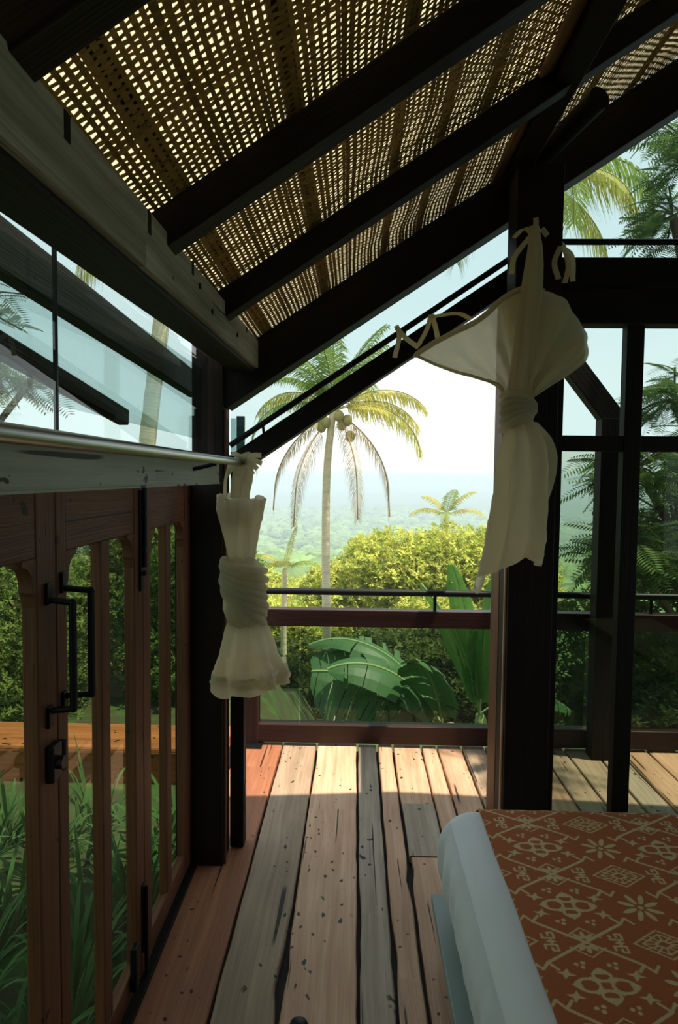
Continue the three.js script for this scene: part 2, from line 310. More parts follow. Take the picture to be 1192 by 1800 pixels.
// left post and jamb
{
  const p = group('timber_post'); tag(p, 'square dark timber post at the left side of the door opening', 'post');
  B('post', M.dark, p, -0.713, -0.577, -0.002, 2.36, -2.98, -2.83);
  B('corner_bead', M.red, p, -0.577, -0.565, 0.0, 2.04, -2.86, -2.845, 0.003);
  const j = group('door_jamb'); tag(j, 'dark door jamb behind the left post, facing the opening', 'jamb');
  B('jamb', M.dark, j, -0.572, -0.508, 0.004, 1.86, -3.05, -2.975);
  B('jamb_plate', M.iron, j, -0.5085, -0.505, 0.16, 0.3, -3.03, -3.0, 0.001);
  const fin = group('glass_fin'); tag(fin, 'short dark green glass fin on top of the left jamb', 'glass');
  B('pane', new THREE.MeshPhysicalMaterial({ color: new THREE.Color(0.16, 0.26, 0.25), roughness: 0.15, transmission: 0.4, thickness: 0 }), fin, -0.545, -0.508, 1.86, 2.02, -2.99, -2.975, 0.001);
  B('pane', M.glass, fin, -0.572, -0.548, 1.862, 2.01, -2.985, -2.98, 0.001);
}
// right post
{
  const p = group('timber_post'); tag(p, 'broad dark timber post at the right side of the door opening, behind the knotted curtain', 'post');
  B('post', M.dark, p, 0.612, 0.79, -0.002, 2.962, -2.76, -2.6, 0.006);
  B('jamb_board', M.red, p, 0.612, 0.66, 0.004, 2.5, -2.93, -2.77, 0.004);
  B('corner_bead', M.pC, p, 0.603, 0.612, 0.01, 2.1, -2.64, -2.625, 0.003);
  const pg = group('log_peg'); tag(pg, 'round log end sticking out from the gable beam above the right post', 'log');
  add('log', rod([0.72, 3.06, -2.858], [0.86, 3.12, -2.45], 0.042, 20), M.dark, pg);
}
// wall plate with weathered face and notches
{
  const p = group('wall_plate_beam'); tag(p, 'weathered grey wall plate beam running along the top of the left wall', 'beam');
  add('beam', beamG([-0.47, 2.265, -2.8], [-0.47, 2.182, 0.0], 0.1, 0.118), M.grey, p);
  add('fillet', beamG([-0.485, 2.198, -2.8], [-0.485, 2.115, 0.0], 0.1, 0.014), M.dark, p);
  const py = (z) => 2.182 - z * 0.02964;
  const slot = new THREE.MeshStandardMaterial({ color: 0x0a0806, roughness: 1 });
  for (const [z, h] of [[-0.955, 0.04], [-1.33, 0.045], [-1.68, 0.03], [-2.1, 0.03], [-2.5, 0.02]]) B('notch_plug', slot, p, -0.4215, -0.4185, py(z) + 0.056 - h, py(z) + 0.056, z - 0.009, z + 0.009, 0);
  for (const [z, y] of [[-1.9, 2.22], [-1.75, 2.25], [-2.3, 2.24]]) add('peg', rod([-0.425, y, z], [-0.416, y, z], 0.008, 10), slot, p);
}
// upper glazing over the left wall
{
  const w = group('window_1'); w.userData.kind = 'structure';
  const panes = [[-1.368, -0.3, 0], [-2.8, -1.374, 0.006]];
  for (const [a, b, o] of panes) { const m = new THREE.Mesh(new THREE.PlaneGeometry(b - a, 0.44), M.glass); m.name = 'pane'; m.rotation.y = Math.PI / 2; m.position.set(-0.63 - o, 2.03, (a + b) / 2); m.castShadow = m.receiveShadow = true; w.add(m); }
  B('pane_edge', M.iron, w, -0.637, -0.628, 1.81, 2.25, -1.3735, -1.3685, 0);
  // lower second pane that overlaps the first
  const m = new THREE.Mesh(new THREE.PlaneGeometry(2.5, 0.3), M.glass); m.name = 'pane'; m.rotation.y = Math.PI / 2; m.position.set(-0.66, 2.05, -1.55); w.add(m);
}
// sill rail over the doors and the steel curtain rail in front of it
{
  const s = group('sill_rail'); tag(s, 'pale chipped timber rail on top of the left doors', 'rail');
  B('rail', M.sill, s, -0.68, -0.55, 1.718, 1.81, -2.63, 0.0, 0.004);
  B('rail_lip', M.sill, s, -0.552, -0.546, 1.716, 1.722, -2.63, 0.0, 0.001);
  const r = group('steel_curtain_rail'); tag(r, 'shiny steel curtain rail along the top of the left doors', 'curtain rail');
  add('pipe', rod([-0.47, 1.804, 0.2], [-0.47, 1.804, -2.69], 0.0145, 24), M.steel, r);
  for (const z of [-0.6, -2.2]) add('bracket', rod([-0.47, 1.79, z], [-0.55, 1.77, z], 0.007, 10), M.iron, r);
}
// eave beams outside the upper glazing
beam('eave_beam', 'dark eave beam outside the upper left glazing, upper of two', M.dark, [-0.82, 2.2, -3.3], [-0.82, 2.285, -0.9], 0.05, 0.12, 'eave beams outside the left glazing');
beam('eave_beam', 'slim dark eave beam outside the upper left glazing, lower of two', M.dark, [-0.82, 1.95, -2.3], [-0.82, 2.11, -0.9], 0.04, 0.055, 'eave beams outside the left glazing');

// ---------------------------------------------------------------- left doors
function leaf(n, z0, z1, o = {}) { // z0 far, z1 near; stiles far / near widths
  const d = group(`door_${n}`); d.userData.kind = 'structure';
  const x0 = -0.757, x1 = -0.72, top = 1.716, ot = 1.557, ob = 0.1, sf = o.far ?? 0.09, sn = o.near ?? 0.055;
  B('stile', M.red, d, x0, x1, 0.015, top, z0, z0 + sf); B('stile', M.red, d, x0, x1, 0.015, top, z1 - sn, z1);
  B('top_rail', M.red, d, x0, x1 - 0.002, ot, top - 0.002, z0 + sf, z1 - sn); B('bottom_rail', M.red, d, x0, x1 - 0.002, 0.015, ob, z0 + sf, z1 - sn);
  const mz = (z0 + z1) / 2 + (o.mid ?? 0); B('glazing_bar', M.red, d, x0, x1 - 0.004, ob - 0.001, ot + 0.001, mz - 0.032, mz + 0.032);
  for (const [zc, sg] of [[z0 + sf, 1], [z1 - sn, -1]]) { // shouldered arch corner pieces
    const s = new THREE.Shape(); s.moveTo(0, 0); s.lineTo(0.06, 0); s.lineTo(0.06, -0.012); s.quadraticCurveTo(0.012, -0.02, 0.014, -0.075); s.lineTo(0.006, -0.085); s.lineTo(0, -0.11); s.closePath();
    const g = new THREE.ExtrudeGeometry(s, { depth: x1 - x0 - 0.006, bevelEnabled: true, bevelSize: 0.0015, bevelThickness: 0.0015, bevelSegments: 1, steps: 1 });
    g.applyMatrix4(new THREE.Matrix4().makeBasis(V(0, 0, sg), V(0, 1, 0), V(sg > 0 ? 1 : 1, 0, 0))).translate(x0 + 0.003, ot, zc);
    if (sg > 0) { const q = g.attributes.position; for (let i = 0; i < q.count; i += 3) { const a = V().fromBufferAttribute(q, i), b = V().fromBufferAttribute(q, i + 1); q.setXYZ(i, b.x, b.y, b.z); q.setXYZ(i + 1, a.x, a.y, a.z); } g.computeVertexNormals(); }
    add('arch_corner', g, M.red, d);
  }
  const pm = (za, zb) => { const m = new THREE.Mesh(new THREE.PlaneGeometry(zb - za, ot - ob), M.clear); m.name = 'pane'; m.rotation.y = Math.PI / 2; m.position.set(-0.742, (ot + ob) / 2, (za + zb) / 2); d.add(m); };
  pm(z0 + sf, mz - 0.032); pm(mz + 0.032, z1 - sn);
  return d;
}
function pull(d, z, y0, y1, reach) { // cranked black pull handle with round-cornered bar
  const x = -0.719, h = new THREE.Group(); h.name = 'pull_handle'; d.add(h); h.userData.label = 'black iron pull handle';
  add('grip', merge([rod([x, y1, z], [x + reach, y1 - 0.006, z - 0.004], 0.0075), rod([x + reach, y1 - 0.006, z - 0.004], [x + reach, y0 + 0.006, z - 0.004], 0.009), rod([x + reach, y0 + 0.006, z - 0.004], [x, y0, z], 0.0075), new THREE.SphereGeometry(0.0095, 12, 8).translate(x + reach, y1 - 0.006, z - 0.004), new THREE.SphereGeometry(0.0095, 12, 8).translate(x + reach, y0 + 0.006, z - 0.004)]), M.iron, h);
  for (const [y, s] of [[y1, 1], [y0, -1]]) add('mount', boxG(x - 0.001, x + 0.008, y + (s > 0 ? -0.012 : -0.04), y + (s > 0 ? 0.04 : 0.012), z - 0.013, z + 0.013, 0.003), M.iron, h);
}
{
  const near = leaf(1, -1.548, -0.91, { far: 0.095 });
  pull(near, -1.5, 1.19, 1.455, 0.058);
  const l = add('latch', merge([boxG(-0.722, -0.7, 1.02, 1.11, -1.53, -1.48, 0.006), rod([-0.71, 1.1, -1.545], [-0.71, 1.03, -1.545], 0.012, 10), rod([-0.7, 1.065, -1.505], [-0.685, 1.065, -1.505], 0.016, 12)]), M.iron, near); l.userData.label = 'black iron latch';
  const mid = leaf(2, -2.19, -1.552, { far: 0.08, near: 0.055 });
  pull(mid, -1.578, 1.2, 1.47, 0.07);
  add('bolt', merge([boxG(-0.722, -0.712, 1.36, 1.7, -2.185, -2.15, 0.002), rod([-0.705, 1.71, -2.168], [-0.705, 1.44, -2.168], 0.008, 12), ...[1.42, 1.5, 1.62].map((y) => boxG(-0.72, -0.697, y - 0.008, y + 0.008, -2.183, -2.153, 0.003))]), M.iron, mid);
  add('bolt', merge([boxG(-0.722, -0.714, 0.1, 0.34, -2.183, -2.155, 0.002), rod([-0.707, 0.33, -2.168], [-0.707, 0.02, -2.168], 0.007, 12)]), M.iron, mid);
  add('hook', merge([boxG(-0.722, -0.7, 0.05, 0.2, -2.08, -2.04, 0.006)]), M.iron, mid);
  leaf(3, -2.83, -2.194, { far: 0.09, near: 0.08 });
  const f = B('trim_2', M.dark, scene, -0.79, -0.716, -0.002, 1.718, -2.99, -2.832, 0.003); f.userData.kind = 'structure';
  const t = B('trim_1', M.dark, scene, -0.76, -0.69, -0.002, 0.014, -2.83, -0.9, 0.003); t.userData.kind = 'structure';
}

// ---------------------------------------------------------------- right window wall of the gable
{
  const w = group('window_2'); w.userData.kind = 'structure';
  B('stile', M.dark, w, 0.79, 0.9, 0.0, 2.415, -2.95, -2.89); 
  B('mullion', M.dark, w, 1.165, 1.24, 0.0, 2.415, -2.95, -2.89); B('mullion', M.dark, w, 1.62, 1.7, 0.0, 2.415, -2.95, -2.89); B('stile', M.dark, w, 2.1, 2.2, 0.0, 2.415, -2.95, -2.89);
  B('middle_rail', M.dark, w, 0.9, 2.1, 1.873, 1.941, -2.945, -2.895);
  B('bottom_rail', M.dark, w, 0.9, 2.1, 0.0, 0.09, -2.945, -2.895);
  B('transom', M.dark, w, 0.79, 3.84, 2.418, 2.566, -2.97, -2.87);
  B('transom_cap', M.dark, w, 0.79, 3.84, 2.572, 2.69, -2.99, -2.85);
  for (const [a, b] of [[0.9, 1.165], [1.24, 1.62], [1.7, 2.1]]) for (const [y0, y1] of [[0.09, 1.873], [1.941, 2.415]]) { const m = new THREE.Mesh(new THREE.PlaneGeometry(b - a, y1 - y0), y0 < 1 ? M.clear : M.glass); m.name = 'pane'; m.position.set((a + b) / 2, (y0 + y1) / 2, -2.92); w.add(m); }
  for (let x = 2.2; x < 3.8; x += 0.24) B('wall_board', M.board, w, x, x + 0.237, 0, 2.415, -2.95, -2.89);
  // gable panes above the beams, cut to the slope
  const gp = group('window_3'); gp.userData.kind = 'structure';
  const lo = (x) => 2.43 + 0.655 * x, tri = (pts, z) => { const s = new THREE.Shape(pts.map(([x, y]) => new THREE.Vector2(x, y))); const m = new THREE.Mesh(new THREE.ShapeGeometry(s), M.glass); m.name = 'pane'; m.position.z = z; gp.add(m); };
  tri([[-0.57, 1.79], [0.76, 2.69], [0.76, lo(0.76) + 0.02], [-0.57, lo(-0.57) + 0.02]], -2.955);
  tri([[0.78, 2.69], [RIDGE, 2.69], [RIDGE, lo(RIDGE)], [0.78, lo(0.78) + 0.02]], -2.955);
  for (let i = 0; i < 8; i++) { const x = RIDGE + i * 0.243, y = ROOF(RIDGE) - (x - RIDGE) * 0.665 - 0.17; B('wall_board', M.board, gp, x, x + 0.24, 2.69, Math.max(2.72, y), -2.95, -2.9); }
}
// ---------------------------------------------------------------- balcony
{
  const r = group('balcony_railing'); tag(r, 'balcony railing with black pipe handrail, brown timber rails and glass infill', 'railing');
  const z = -4.2, x0 = -0.66, x1 = 2.9;
  add('handrail', rod([x0, 1.005, z], [x1, 1.005, z], 0.021, 18), M.iron, r);
  for (const x of [0.52, 1.9]) add('stanchion', rod([x, 1.0, z], [x, 0.89, z], 0.011, 10), M.iron, r);
  B('top_rail', M.brownRail, r, x0, x1, 0.785, 0.895, z - 0.045, z + 0.045, 0.006);
  B('bottom_rail', M.brownRail, r, x0, x1, 0.02, 0.14, z - 0.045, z + 0.045, 0.006);
  B('post', M.brownRail, r, -0.72, -0.615, -0.01, 0.895, z - 0.05, z + 0.05, 0.006);
  B('base_plate', M.iron, r, -0.76, -0.585, 0.001, 0.012, z - 0.02, z + 0.11, 0.002);
  for (const [a, b] of [[-0.615, -0.352], [-0.346, 1.49], [1.6, x1]]) { const m = new THREE.Mesh(new THREE.PlaneGeometry(b - a, 0.645), M.clear); m.name = 'pane'; m.position.set((a + b) / 2, 0.4625, z); r.add(m); }
  const p = group('balcony_post'); tag(p, 'dark balcony post with slanting brace seen through the right window', 'post');
  B('post', M.dark, p, 1.49, 1.605, 0.0, 2.12, -4.14, -4.03); // inside the rail line
  add('brace', beamG([1.585, 2.1, -4.085], [1.16, 2.64, -4.085], 0.1, 0.13), M.dark, p);
  add('outrigger', beamG([1.17, 2.6, -4.15], [1.17, 2.6, -2.98], 0.09, 0.09), M.dark, p);
}

// ---------------------------------------------------------------- bed
{
  const p = group('bed_platform', [1.05, 0, -1.3]); tag(p, 'low pale teal bed platform edge under the mattress', 'bed frame');
  B('deck', M.platform, p, 0.3, 1.95, 0.165, 0.2, -2.37, 0.1, 0.004);
  for (const [x, z] of [[0.5, -2.2], [1.75, -2.2], [0.5, -0.1], [1.75, -0.1]]) B('leg', M.dark, p, x - 0.05, x + 0.05, 0.003, 0.165, z - 0.05, z + 0.05);
  B('side_board', M.platform, p, 0.42, 0.44, 0.003, 0.165, -2.3, 0.05, 0.002);
  const X0 = 0.318, X1 = 1.93, Y0 = 0.2, Y1 = 0.55, Z0 = -2.4, Z1 = 0.08, rr = 0.125, hx = (X1 - X0) / 2, hy = (Y1 - Y0) / 2, hz = (Z1 - Z0) / 2, C = V((X0 + X1) / 2, (Y0 + Y1) / 2, (Z0 + Z1) / 2);
  const g = new THREE.BoxGeometry(2 * hx, 2 * hy, 2 * hz, 90, 26, 120), q = g.attributes.position;
  for (let i = 0; i < q.count; i++) {
    const v = V().fromBufferAttribute(q, i), inn = V(clamp(v.x, -hx + rr, hx - rr), clamp(v.y, -hy + rr, hy - rr), clamp(v.z, -hz + rr, hz - rr)), d = v.clone().sub(inn);
    if (d.lengthSq() > 1e-9) d.setLength(rr);
    v.copy(inn).add(d);
    const t = clamp((v.y + hy) / (2 * hy), 0, 1), side = 1 - sstep(t, 0.55, 1);
    // tucked hem and soft folds down the side
    if (v.x < -hx + rr) v.x += (1 - sstep(t, 0, 0.5)) * 0.05 + side * 0.012 * N(v.z * 14, v.y * 2, 5) + side * 0.011 * Math.sin(v.z * 46 + v.y * 9) * sstep(-v.z, hz - 0.55, hz - 0.1);
    v.y += t > 0.9 ? 0.006 * fbm(v.x * 2.4, v.z * 2.4, 8, 3) : 0;
    if (v.z < -hz + rr) v.z += (1 - sstep(t, 0, 0.5)) * 0.03;
    q.setXYZ(i, v.x, v.y, v.z);
  }
  g.computeVertexNormals(); g.translate(C.x, C.y, C.z);
  tag(add('mattress', g, M.sheet), 'mattress made up with a white sheet on the low platform', 'bed');
  // woven runner, laid along the bed
  const cv = document.createElement('canvas'); cv.width = 1024; cv.height = 740; const x = cv.getContext('2d');
  x.fillStyle = '#a4582c'; x.fillRect(0, 0, 1024, 740); x.strokeStyle = x.fillStyle = '#c9b183'; x.lineJoin = 'round'; x.lineCap = 'round';
  const W = 1024, H = 740, line = (w, ...p) => { x.lineWidth = w; x.beginPath(); p.forEach(([a, b], i) => (i ? x.lineTo(a, b) : x.moveTo(a, b))); x.stroke(); };
  const each = (fx, fy, f) => { for (const i of [-1, 0, 1]) for (const j of [-1, 0, 1]) { x.save(); x.translate((fx + i) * W, (fy + j) * H); f(); x.restore(); } };
  const petal = (a, l, w) => { x.save(); x.rotate(a); x.lineWidth = 15; x.beginPath(); x.moveTo(26, 0); x.bezierCurveTo(30, -w, l * 0.7, -w * 1.2, l, 0); x.bezierCurveTo(l * 0.7, w * 1.2, 30, w, 26, 0); x.stroke(); x.beginPath(); x.moveTo(l - 30, -w * 0.55); x.lineTo(l + 14, 0); x.lineTo(l - 30, w * 0.55); x.fill(); x.restore(); };
  each(0.25, 0.25, () => { x.scale(1.5, 1.45); for (let k = 0; k < 4; k++) petal((k * Math.PI) / 2, k % 2 ? 92 : 128, 44); x.beginPath(); x.arc(0, 0, 20, 0, 7); x.stroke(); for (let k = 0; k < 4; k++) { const a = Math.PI / 4 + (k * Math.PI) / 2; line(11, [30 * Math.cos(a), 30 * Math.sin(a)], [74 * Math.cos(a), 62 * Math.sin(a)]); } });
  each(0.75, 0.25, () => { x.scale(1.4, 1.4); for (let k = 0; k < 8; k++) { const a = (k * Math.PI) / 4 + 0.39; x.save(); x.rotate(a); x.beginPath(); x.ellipse(68, 0, 42, 14, 0, 0, 7); x.fill(); x.restore(); } x.beginPath(); x.arc(0, 0, 14, 0, 7); x.fill(); });
  each(0.75, 0.75, () => { x.scale(1.65, 1.15); for (const [s, w] of [[104, 10], [74, 9], [30, 12]]) { x.lineWidth = w; x.save(); x.rotate(Math.PI / 4); x.strokeRect(-s * 0.8, -s * 0.8, s * 1.6, s * 1.6); x.restore(); } for (let k = 0; k < 12; k++) { const a = (k * Math.PI) / 6; line(9, [34 * Math.cos(a), 34 * Math.sin(a)], [84 * Math.cos(a), 74 * Math.sin(a)]); } });
  each(0.25, 0.75, () => { x.scale(1.2, 1.1); for (const s of [-1, 1]) { for (const a of [-0.8, 0, 0.8]) { x.save(); x.translate(0, s * 18); x.rotate(a); x.beginPath(); x.ellipse(0, s * 42, 13, 32, 0, 0, 7); x.fill(); x.restore(); } line(10, [-96, s * 44], [0, s * 124], [96, s * 44]); } });
  const L = [[0.25, 0.75]];
  for (const [fx, fy] of L) each(fx, fy, () => { for (const sx of [-1, 1]) for (const sy of [-1, 1]) { line(22, [0, 0], [sx * 300, sy * 190]); line(20, [sx * 250, sy * 250], [sx * 300, sy * 190], [sx * 345, sy * 250], [sx * 390, sy * 195]); } });
  for (const fy of [0.75]) for (const s of [-1, 1]) each(0.25 + s * 0.22, fy, () => { for (const sy of [-1, 1]) line(17, [-50, sy * 66], [-50, sy * 30], [28, sy * 30], [28, sy * 84], [-8, sy * 84], [-8, sy * 58]); x.beginPath(); for (let k = 0; k < 8; k++) { const a = (k * Math.PI) / 4, rr2 = k % 2 ? 16 : 38; x.lineTo(Math.cos(a) * rr2, Math.sin(a) * rr2); } x.fill(); });
  for (const [fx, fy] of [[0.46, 0.13], [0.46, 0.37], [0.04, 0.13], [0.04, 0.37]]) each(fx, fy, () => { x.beginPath(); for (let k = 0; k < 8; k++) { const a = (k * Math.PI) / 4 + 0.3, rr2 = k % 2 ? 24 : 64; x.lineTo(Math.cos(a) * rr2, Math.sin(a) * rr2 * 0.8); } x.fill(); });
  for (const [fx, fy] of [[0.15, 0.02], [0.35, 0.02], [0.15, 0.48], [0.35, 0.48]]) each(fx, fy, () => { for (const [a, b] of [[-18, 0], [16, -10], [8, 18]]) { x.beginPath(); x.arc(a * 1.3, b * 1.3, 15, 0, 7); x.fill(); } });
  const id = x.getImageData(0, 0, 1024, 740), dd = id.data, rn = rng(3), out = new Uint8ClampedArray(dd);
  for (let j = 0; j < 740; j++) for (let i = 0; i < 1024; i++) { const o = (j * 1024 + i) * 4, si = clamp(i + Math.round(5 * N(i * 0.06, j * 0.06, 1) + (rn() - 0.5) * 7), 0, 1023), sj = clamp(j + Math.round((rn() - 0.5) * 6), 0, 739), f = 0.9 + 0.2 * rn(); for (let k = 0; k < 3; k++) out[o + k] = dd[(sj * 1024 + si) * 4 + k] * f; }
  dd.set(out); x.putImageData(id, 0, 0);
  const t = new THREE.CanvasTexture(cv); t.colorSpace = THREE.SRGBColorSpace; t.wrapS = t.wrapT = THREE.RepeatWrapping; t.repeat.set(1 / 0.4, 1 / 0.29);
  const weave = texture(256, 256, (u, v) => { const q = 128 + 90 * Math.sin(u * Math.PI * 64) * Math.sin(v * Math.PI * 64); return [q, q, q]; }, 1 / 0.1, 1 / 0.1, false);
  const rm = new THREE.MeshStandardMaterial({ map: t, roughness: 0.95, bumpMap: weave, bumpScale: 0.001 });
  const rx0 = 0.458, rx1 = 1.15, zc = Z0 + rr, R2 = rr + 0.006, arc = R2 * 1.45, len = 2.2;
  const topY = (X) => Y1 + 0.006 - (X < X0 + rr ? rr - Math.sqrt(Math.max(0, rr * rr - (X0 + rr - X) ** 2)) : 0);
  const P = (u, v, off = 0) => { const X = lerp(rx0, rx1, u) + 0.004 * N(v * 9, u > 0.5 ? 4 : 1, 2), s = v * (arc + len); let y = topY(X) + off + 0.003 * fbm(X * 3, s * 3, 8, 2), Z; if (s < arc) { const a = (arc - s) / R2; Z = zc - (R2 + off) * Math.sin(a); y -= (R2 + off) * (1 - Math.cos(a)); } else Z = zc + (s - arc); return V(X, y + 0.004, Z); };
  const uvf = (u, v) => [lerp(rx0, rx1, u) - 0.506, -(v * (arc + len)) + 0.03];
  const top = gridG(40, 120, (u, v) => P(u, v), uvf), edge = [];
  for (const u of [0, 1]) edge.push(gridG(1, 120, (a, v) => P(u, v).add(V(0, a ? -0.006 : 0, 0)), (a, v) => uvf(u, v)));
  tag(add('bed_runner', merge([top, ...edge]), rm), 'rust brown bed runner woven with beige flowers and diamonds', 'bed runner');
}
// small black stop on the floor
tag(add('door_stop', new THREE.LatheGeometry([[0, 0.05], [0.014, 0.049], [0.026, 0.042], [0.031, 0.03], [0.032, 0.012], [0.035, 0.004], [0.035, 0.002]].map(([a, b]) => new THREE.Vector2(a, b)).reverse(), 28).translate(-0.158, 0.002, -1.952), M.iron), 'small black round stop on the floor planks', 'door stop');

// ---------------------------------------------------------------- curtains
function bag(rings, nT, nV, o = {}) { // closed gathered tube through rings [y, x, rx, rz, z]
  const pts = rings.map((r) => V(r[1], r[0], r[4] ?? o.z)), rad = rings.map((r) => V(r[2], r[3], 0));
  const C = new THREE.CatmullRomCurve3(pts, false, 'centripetal'), Q = new THREE.CatmullRomCurve3(rad, false, 'centripetal');
  return gridG(nT, nV, (u, v) => {
    const c = C.getPoint(v), q = Q.getPoint(v), a = u * Math.PI * 2, s = o.seed ?? 0;
    const cr = 0.05 * N(Math.cos(a) * 4 + s, Math.sin(a) * 4, c.y * 22) + 0.035 * N(Math.cos(a) * 9 + s, Math.sin(a) * 9, c.y * 50), f = 1 + cr + (o.fold ?? 0.12) * (o.grow ? lerp(0.4, 1, v) : 1) * (Math.sin(a * (o.n ?? 7) + s + Math.sin(v * 4 + s) * 0.8) + 0.8 * N(Math.cos(a) * 3, Math.sin(a) * 3, v * 3 + s));
    const y = c.y + (o.hem ? o.hem(a) * sstep(v, 0.55, 1) : 0) + (o.rim ? o.rim(a) * (1 - sstep(v, 0, 0.3)) : 0);
    return V(c.x + Math.cos(a) * q.x * f, y, c.z + Math.sin(a) * q.y * f);
  }, (u, v) => [u * 0.8, v]);
}
{
  const c = group('knotted_curtain', [-0.45, 0.85, -2.66]); tag(c, 'cream curtain knotted at the end of the steel rail on the left', 'curtain', 'knotted curtains');
  const z = -2.66;
  add('neck', bag([[1.83, -0.452, 0.016, 0.014], [1.8, -0.453, 0.03, 0.022], [1.74, -0.462, 0.035, 0.024], [1.66, -0.468, 0.03, 0.022], [1.55, -0.468, 0.04, 0.028]], 48, 24, { z, fold: 0.22, n: 6 }), M.cloth, c);
  add('upper_drape', bag([[1.662, -0.468, 0.083, 0.05], [1.655, -0.468, 0.086, 0.052], [1.6, -0.468, 0.08, 0.05], [1.5, -0.467, 0.062, 0.042], [1.38, -0.464, 0.046, 0.034]], 72, 36, { z, fold: 0.19, n: 6, seed: 1, rim: (a) => 0.008 * Math.sin(a * 2 + 0.7) + 0.009 * Math.sin(a * 5) - 0.006 * Math.cos(a) }), M.cloth, c);
  const k = [];
  k.push(bag([[1.42, -0.462, 0.04, 0.035], [1.38, -0.458, 0.075, 0.06], [1.3, -0.455, 0.082, 0.07], [1.21, -0.449, 0.085, 0.075], [1.15, -0.446, 0.074, 0.06], [1.12, -0.446, 0.05, 0.04]], 64, 40, { z, fold: 0.05, n: 4, seed: 3 }));
  for (let i = 0; i < 7; i++) { const t = i / 6, pts = []; for (let j = 0; j <= 14; j++) { const a = Math.PI * (1.05 - 1.2 * (j / 14)), y = 1.385 - 0.155 * t + (0.055 - 0.14 * (j / 14)) * (0.35 + t * 0.9); pts.push([-0.455 + Math.cos(a) * (0.084 + 0.004 * Math.sin(i * 2)), y, z + Math.sin(a) * 0.078]); } const g = tubeG(pts, 0.017 - 0.003 * Math.abs(t - 0.5), 10, 40); k.push(g); }
  const lump = new THREE.SphereGeometry(1, 40, 28), lp = lump.attributes.position; for (let i = 0; i < lp.count; i++) { const v = V().fromBufferAttribute(lp, i); v.multiplyScalar(1 + 0.12 * N(v.x * 2, v.y * 2, v.z * 2) + 0.04 * Math.sin(v.x * 9 + v.y * 5)); lp.setXYZ(i, v.x * 0.056 - 0.466, v.y * 0.07 + 1.205, v.z * 0.05 + z + 0.052); } lump.computeVertexNormals(); k.push(lump);
  add('knot', merge(k), M.cloth, c);
  add('skirt', bag([[1.19, -0.446, 0.05, 0.04], [1.13, -0.444, 0.083, 0.06], [1.02, -0.436, 0.118, 0.085], [0.94, -0.43, 0.142, 0.1], [0.895, -0.43, 0.144, 0.1]], 120, 44, { z, fold: 0.15, n: 7, seed: 2, grow: true, hem: (a) => 0.045 * Math.cos(a) - 0.035 * Math.sin(a * 1 + 0.6) - 0.012 * Math.sin(a * 6) }), M.cloth, c);
  const hemF = (a) => 0.045 * Math.cos(a) - 0.035 * Math.sin(a * 1 + 0.6) - 0.012 * Math.sin(a * 6);
  add('hem_band', bag([[0.955, -0.432, 0.137, 0.096], [0.925, -0.43, 0.141, 0.098], [0.894, -0.43, 0.142, 0.098]], 120, 10, { z, fold: 0.15, n: 7, seed: 2, hem: (a) => 0, rim: (a) => hemF(a) * 0.9 }), M.cloth, c);
  const r = rng(21);
  for (let i = 0; i < 11; i++) { const a = (i / 11) * Math.PI * 1.9 - 1.0, L = 0.05 + r() * 0.045, x = -0.452, y = 1.8, ex = x + Math.cos(a) * L * 1.0, ey = y + Math.sin(a) * L * 0.7 - 0.004; add('tie', ribbonG([[x, y, z + 0.025], [lerp(x, ex, 0.5), lerp(y, ey, 0.5) + 0.014, z + 0.045], [ex, ey, z + 0.05 - r() * 0.04]], 0.02, 0.002, [-Math.sin(a), Math.cos(a), 0.2]), M.cloth, c); }
  for (const [x, d] of [[-0.535, 0.0], [-0.505, 0.01]]) add('tie', ribbonG([[x + 0.02, 1.8, z], [x + 0.006, 1.73, z + 0.012], [x, 1.66, z + d]], 0.013, 0.002), M.cloth, c);
}
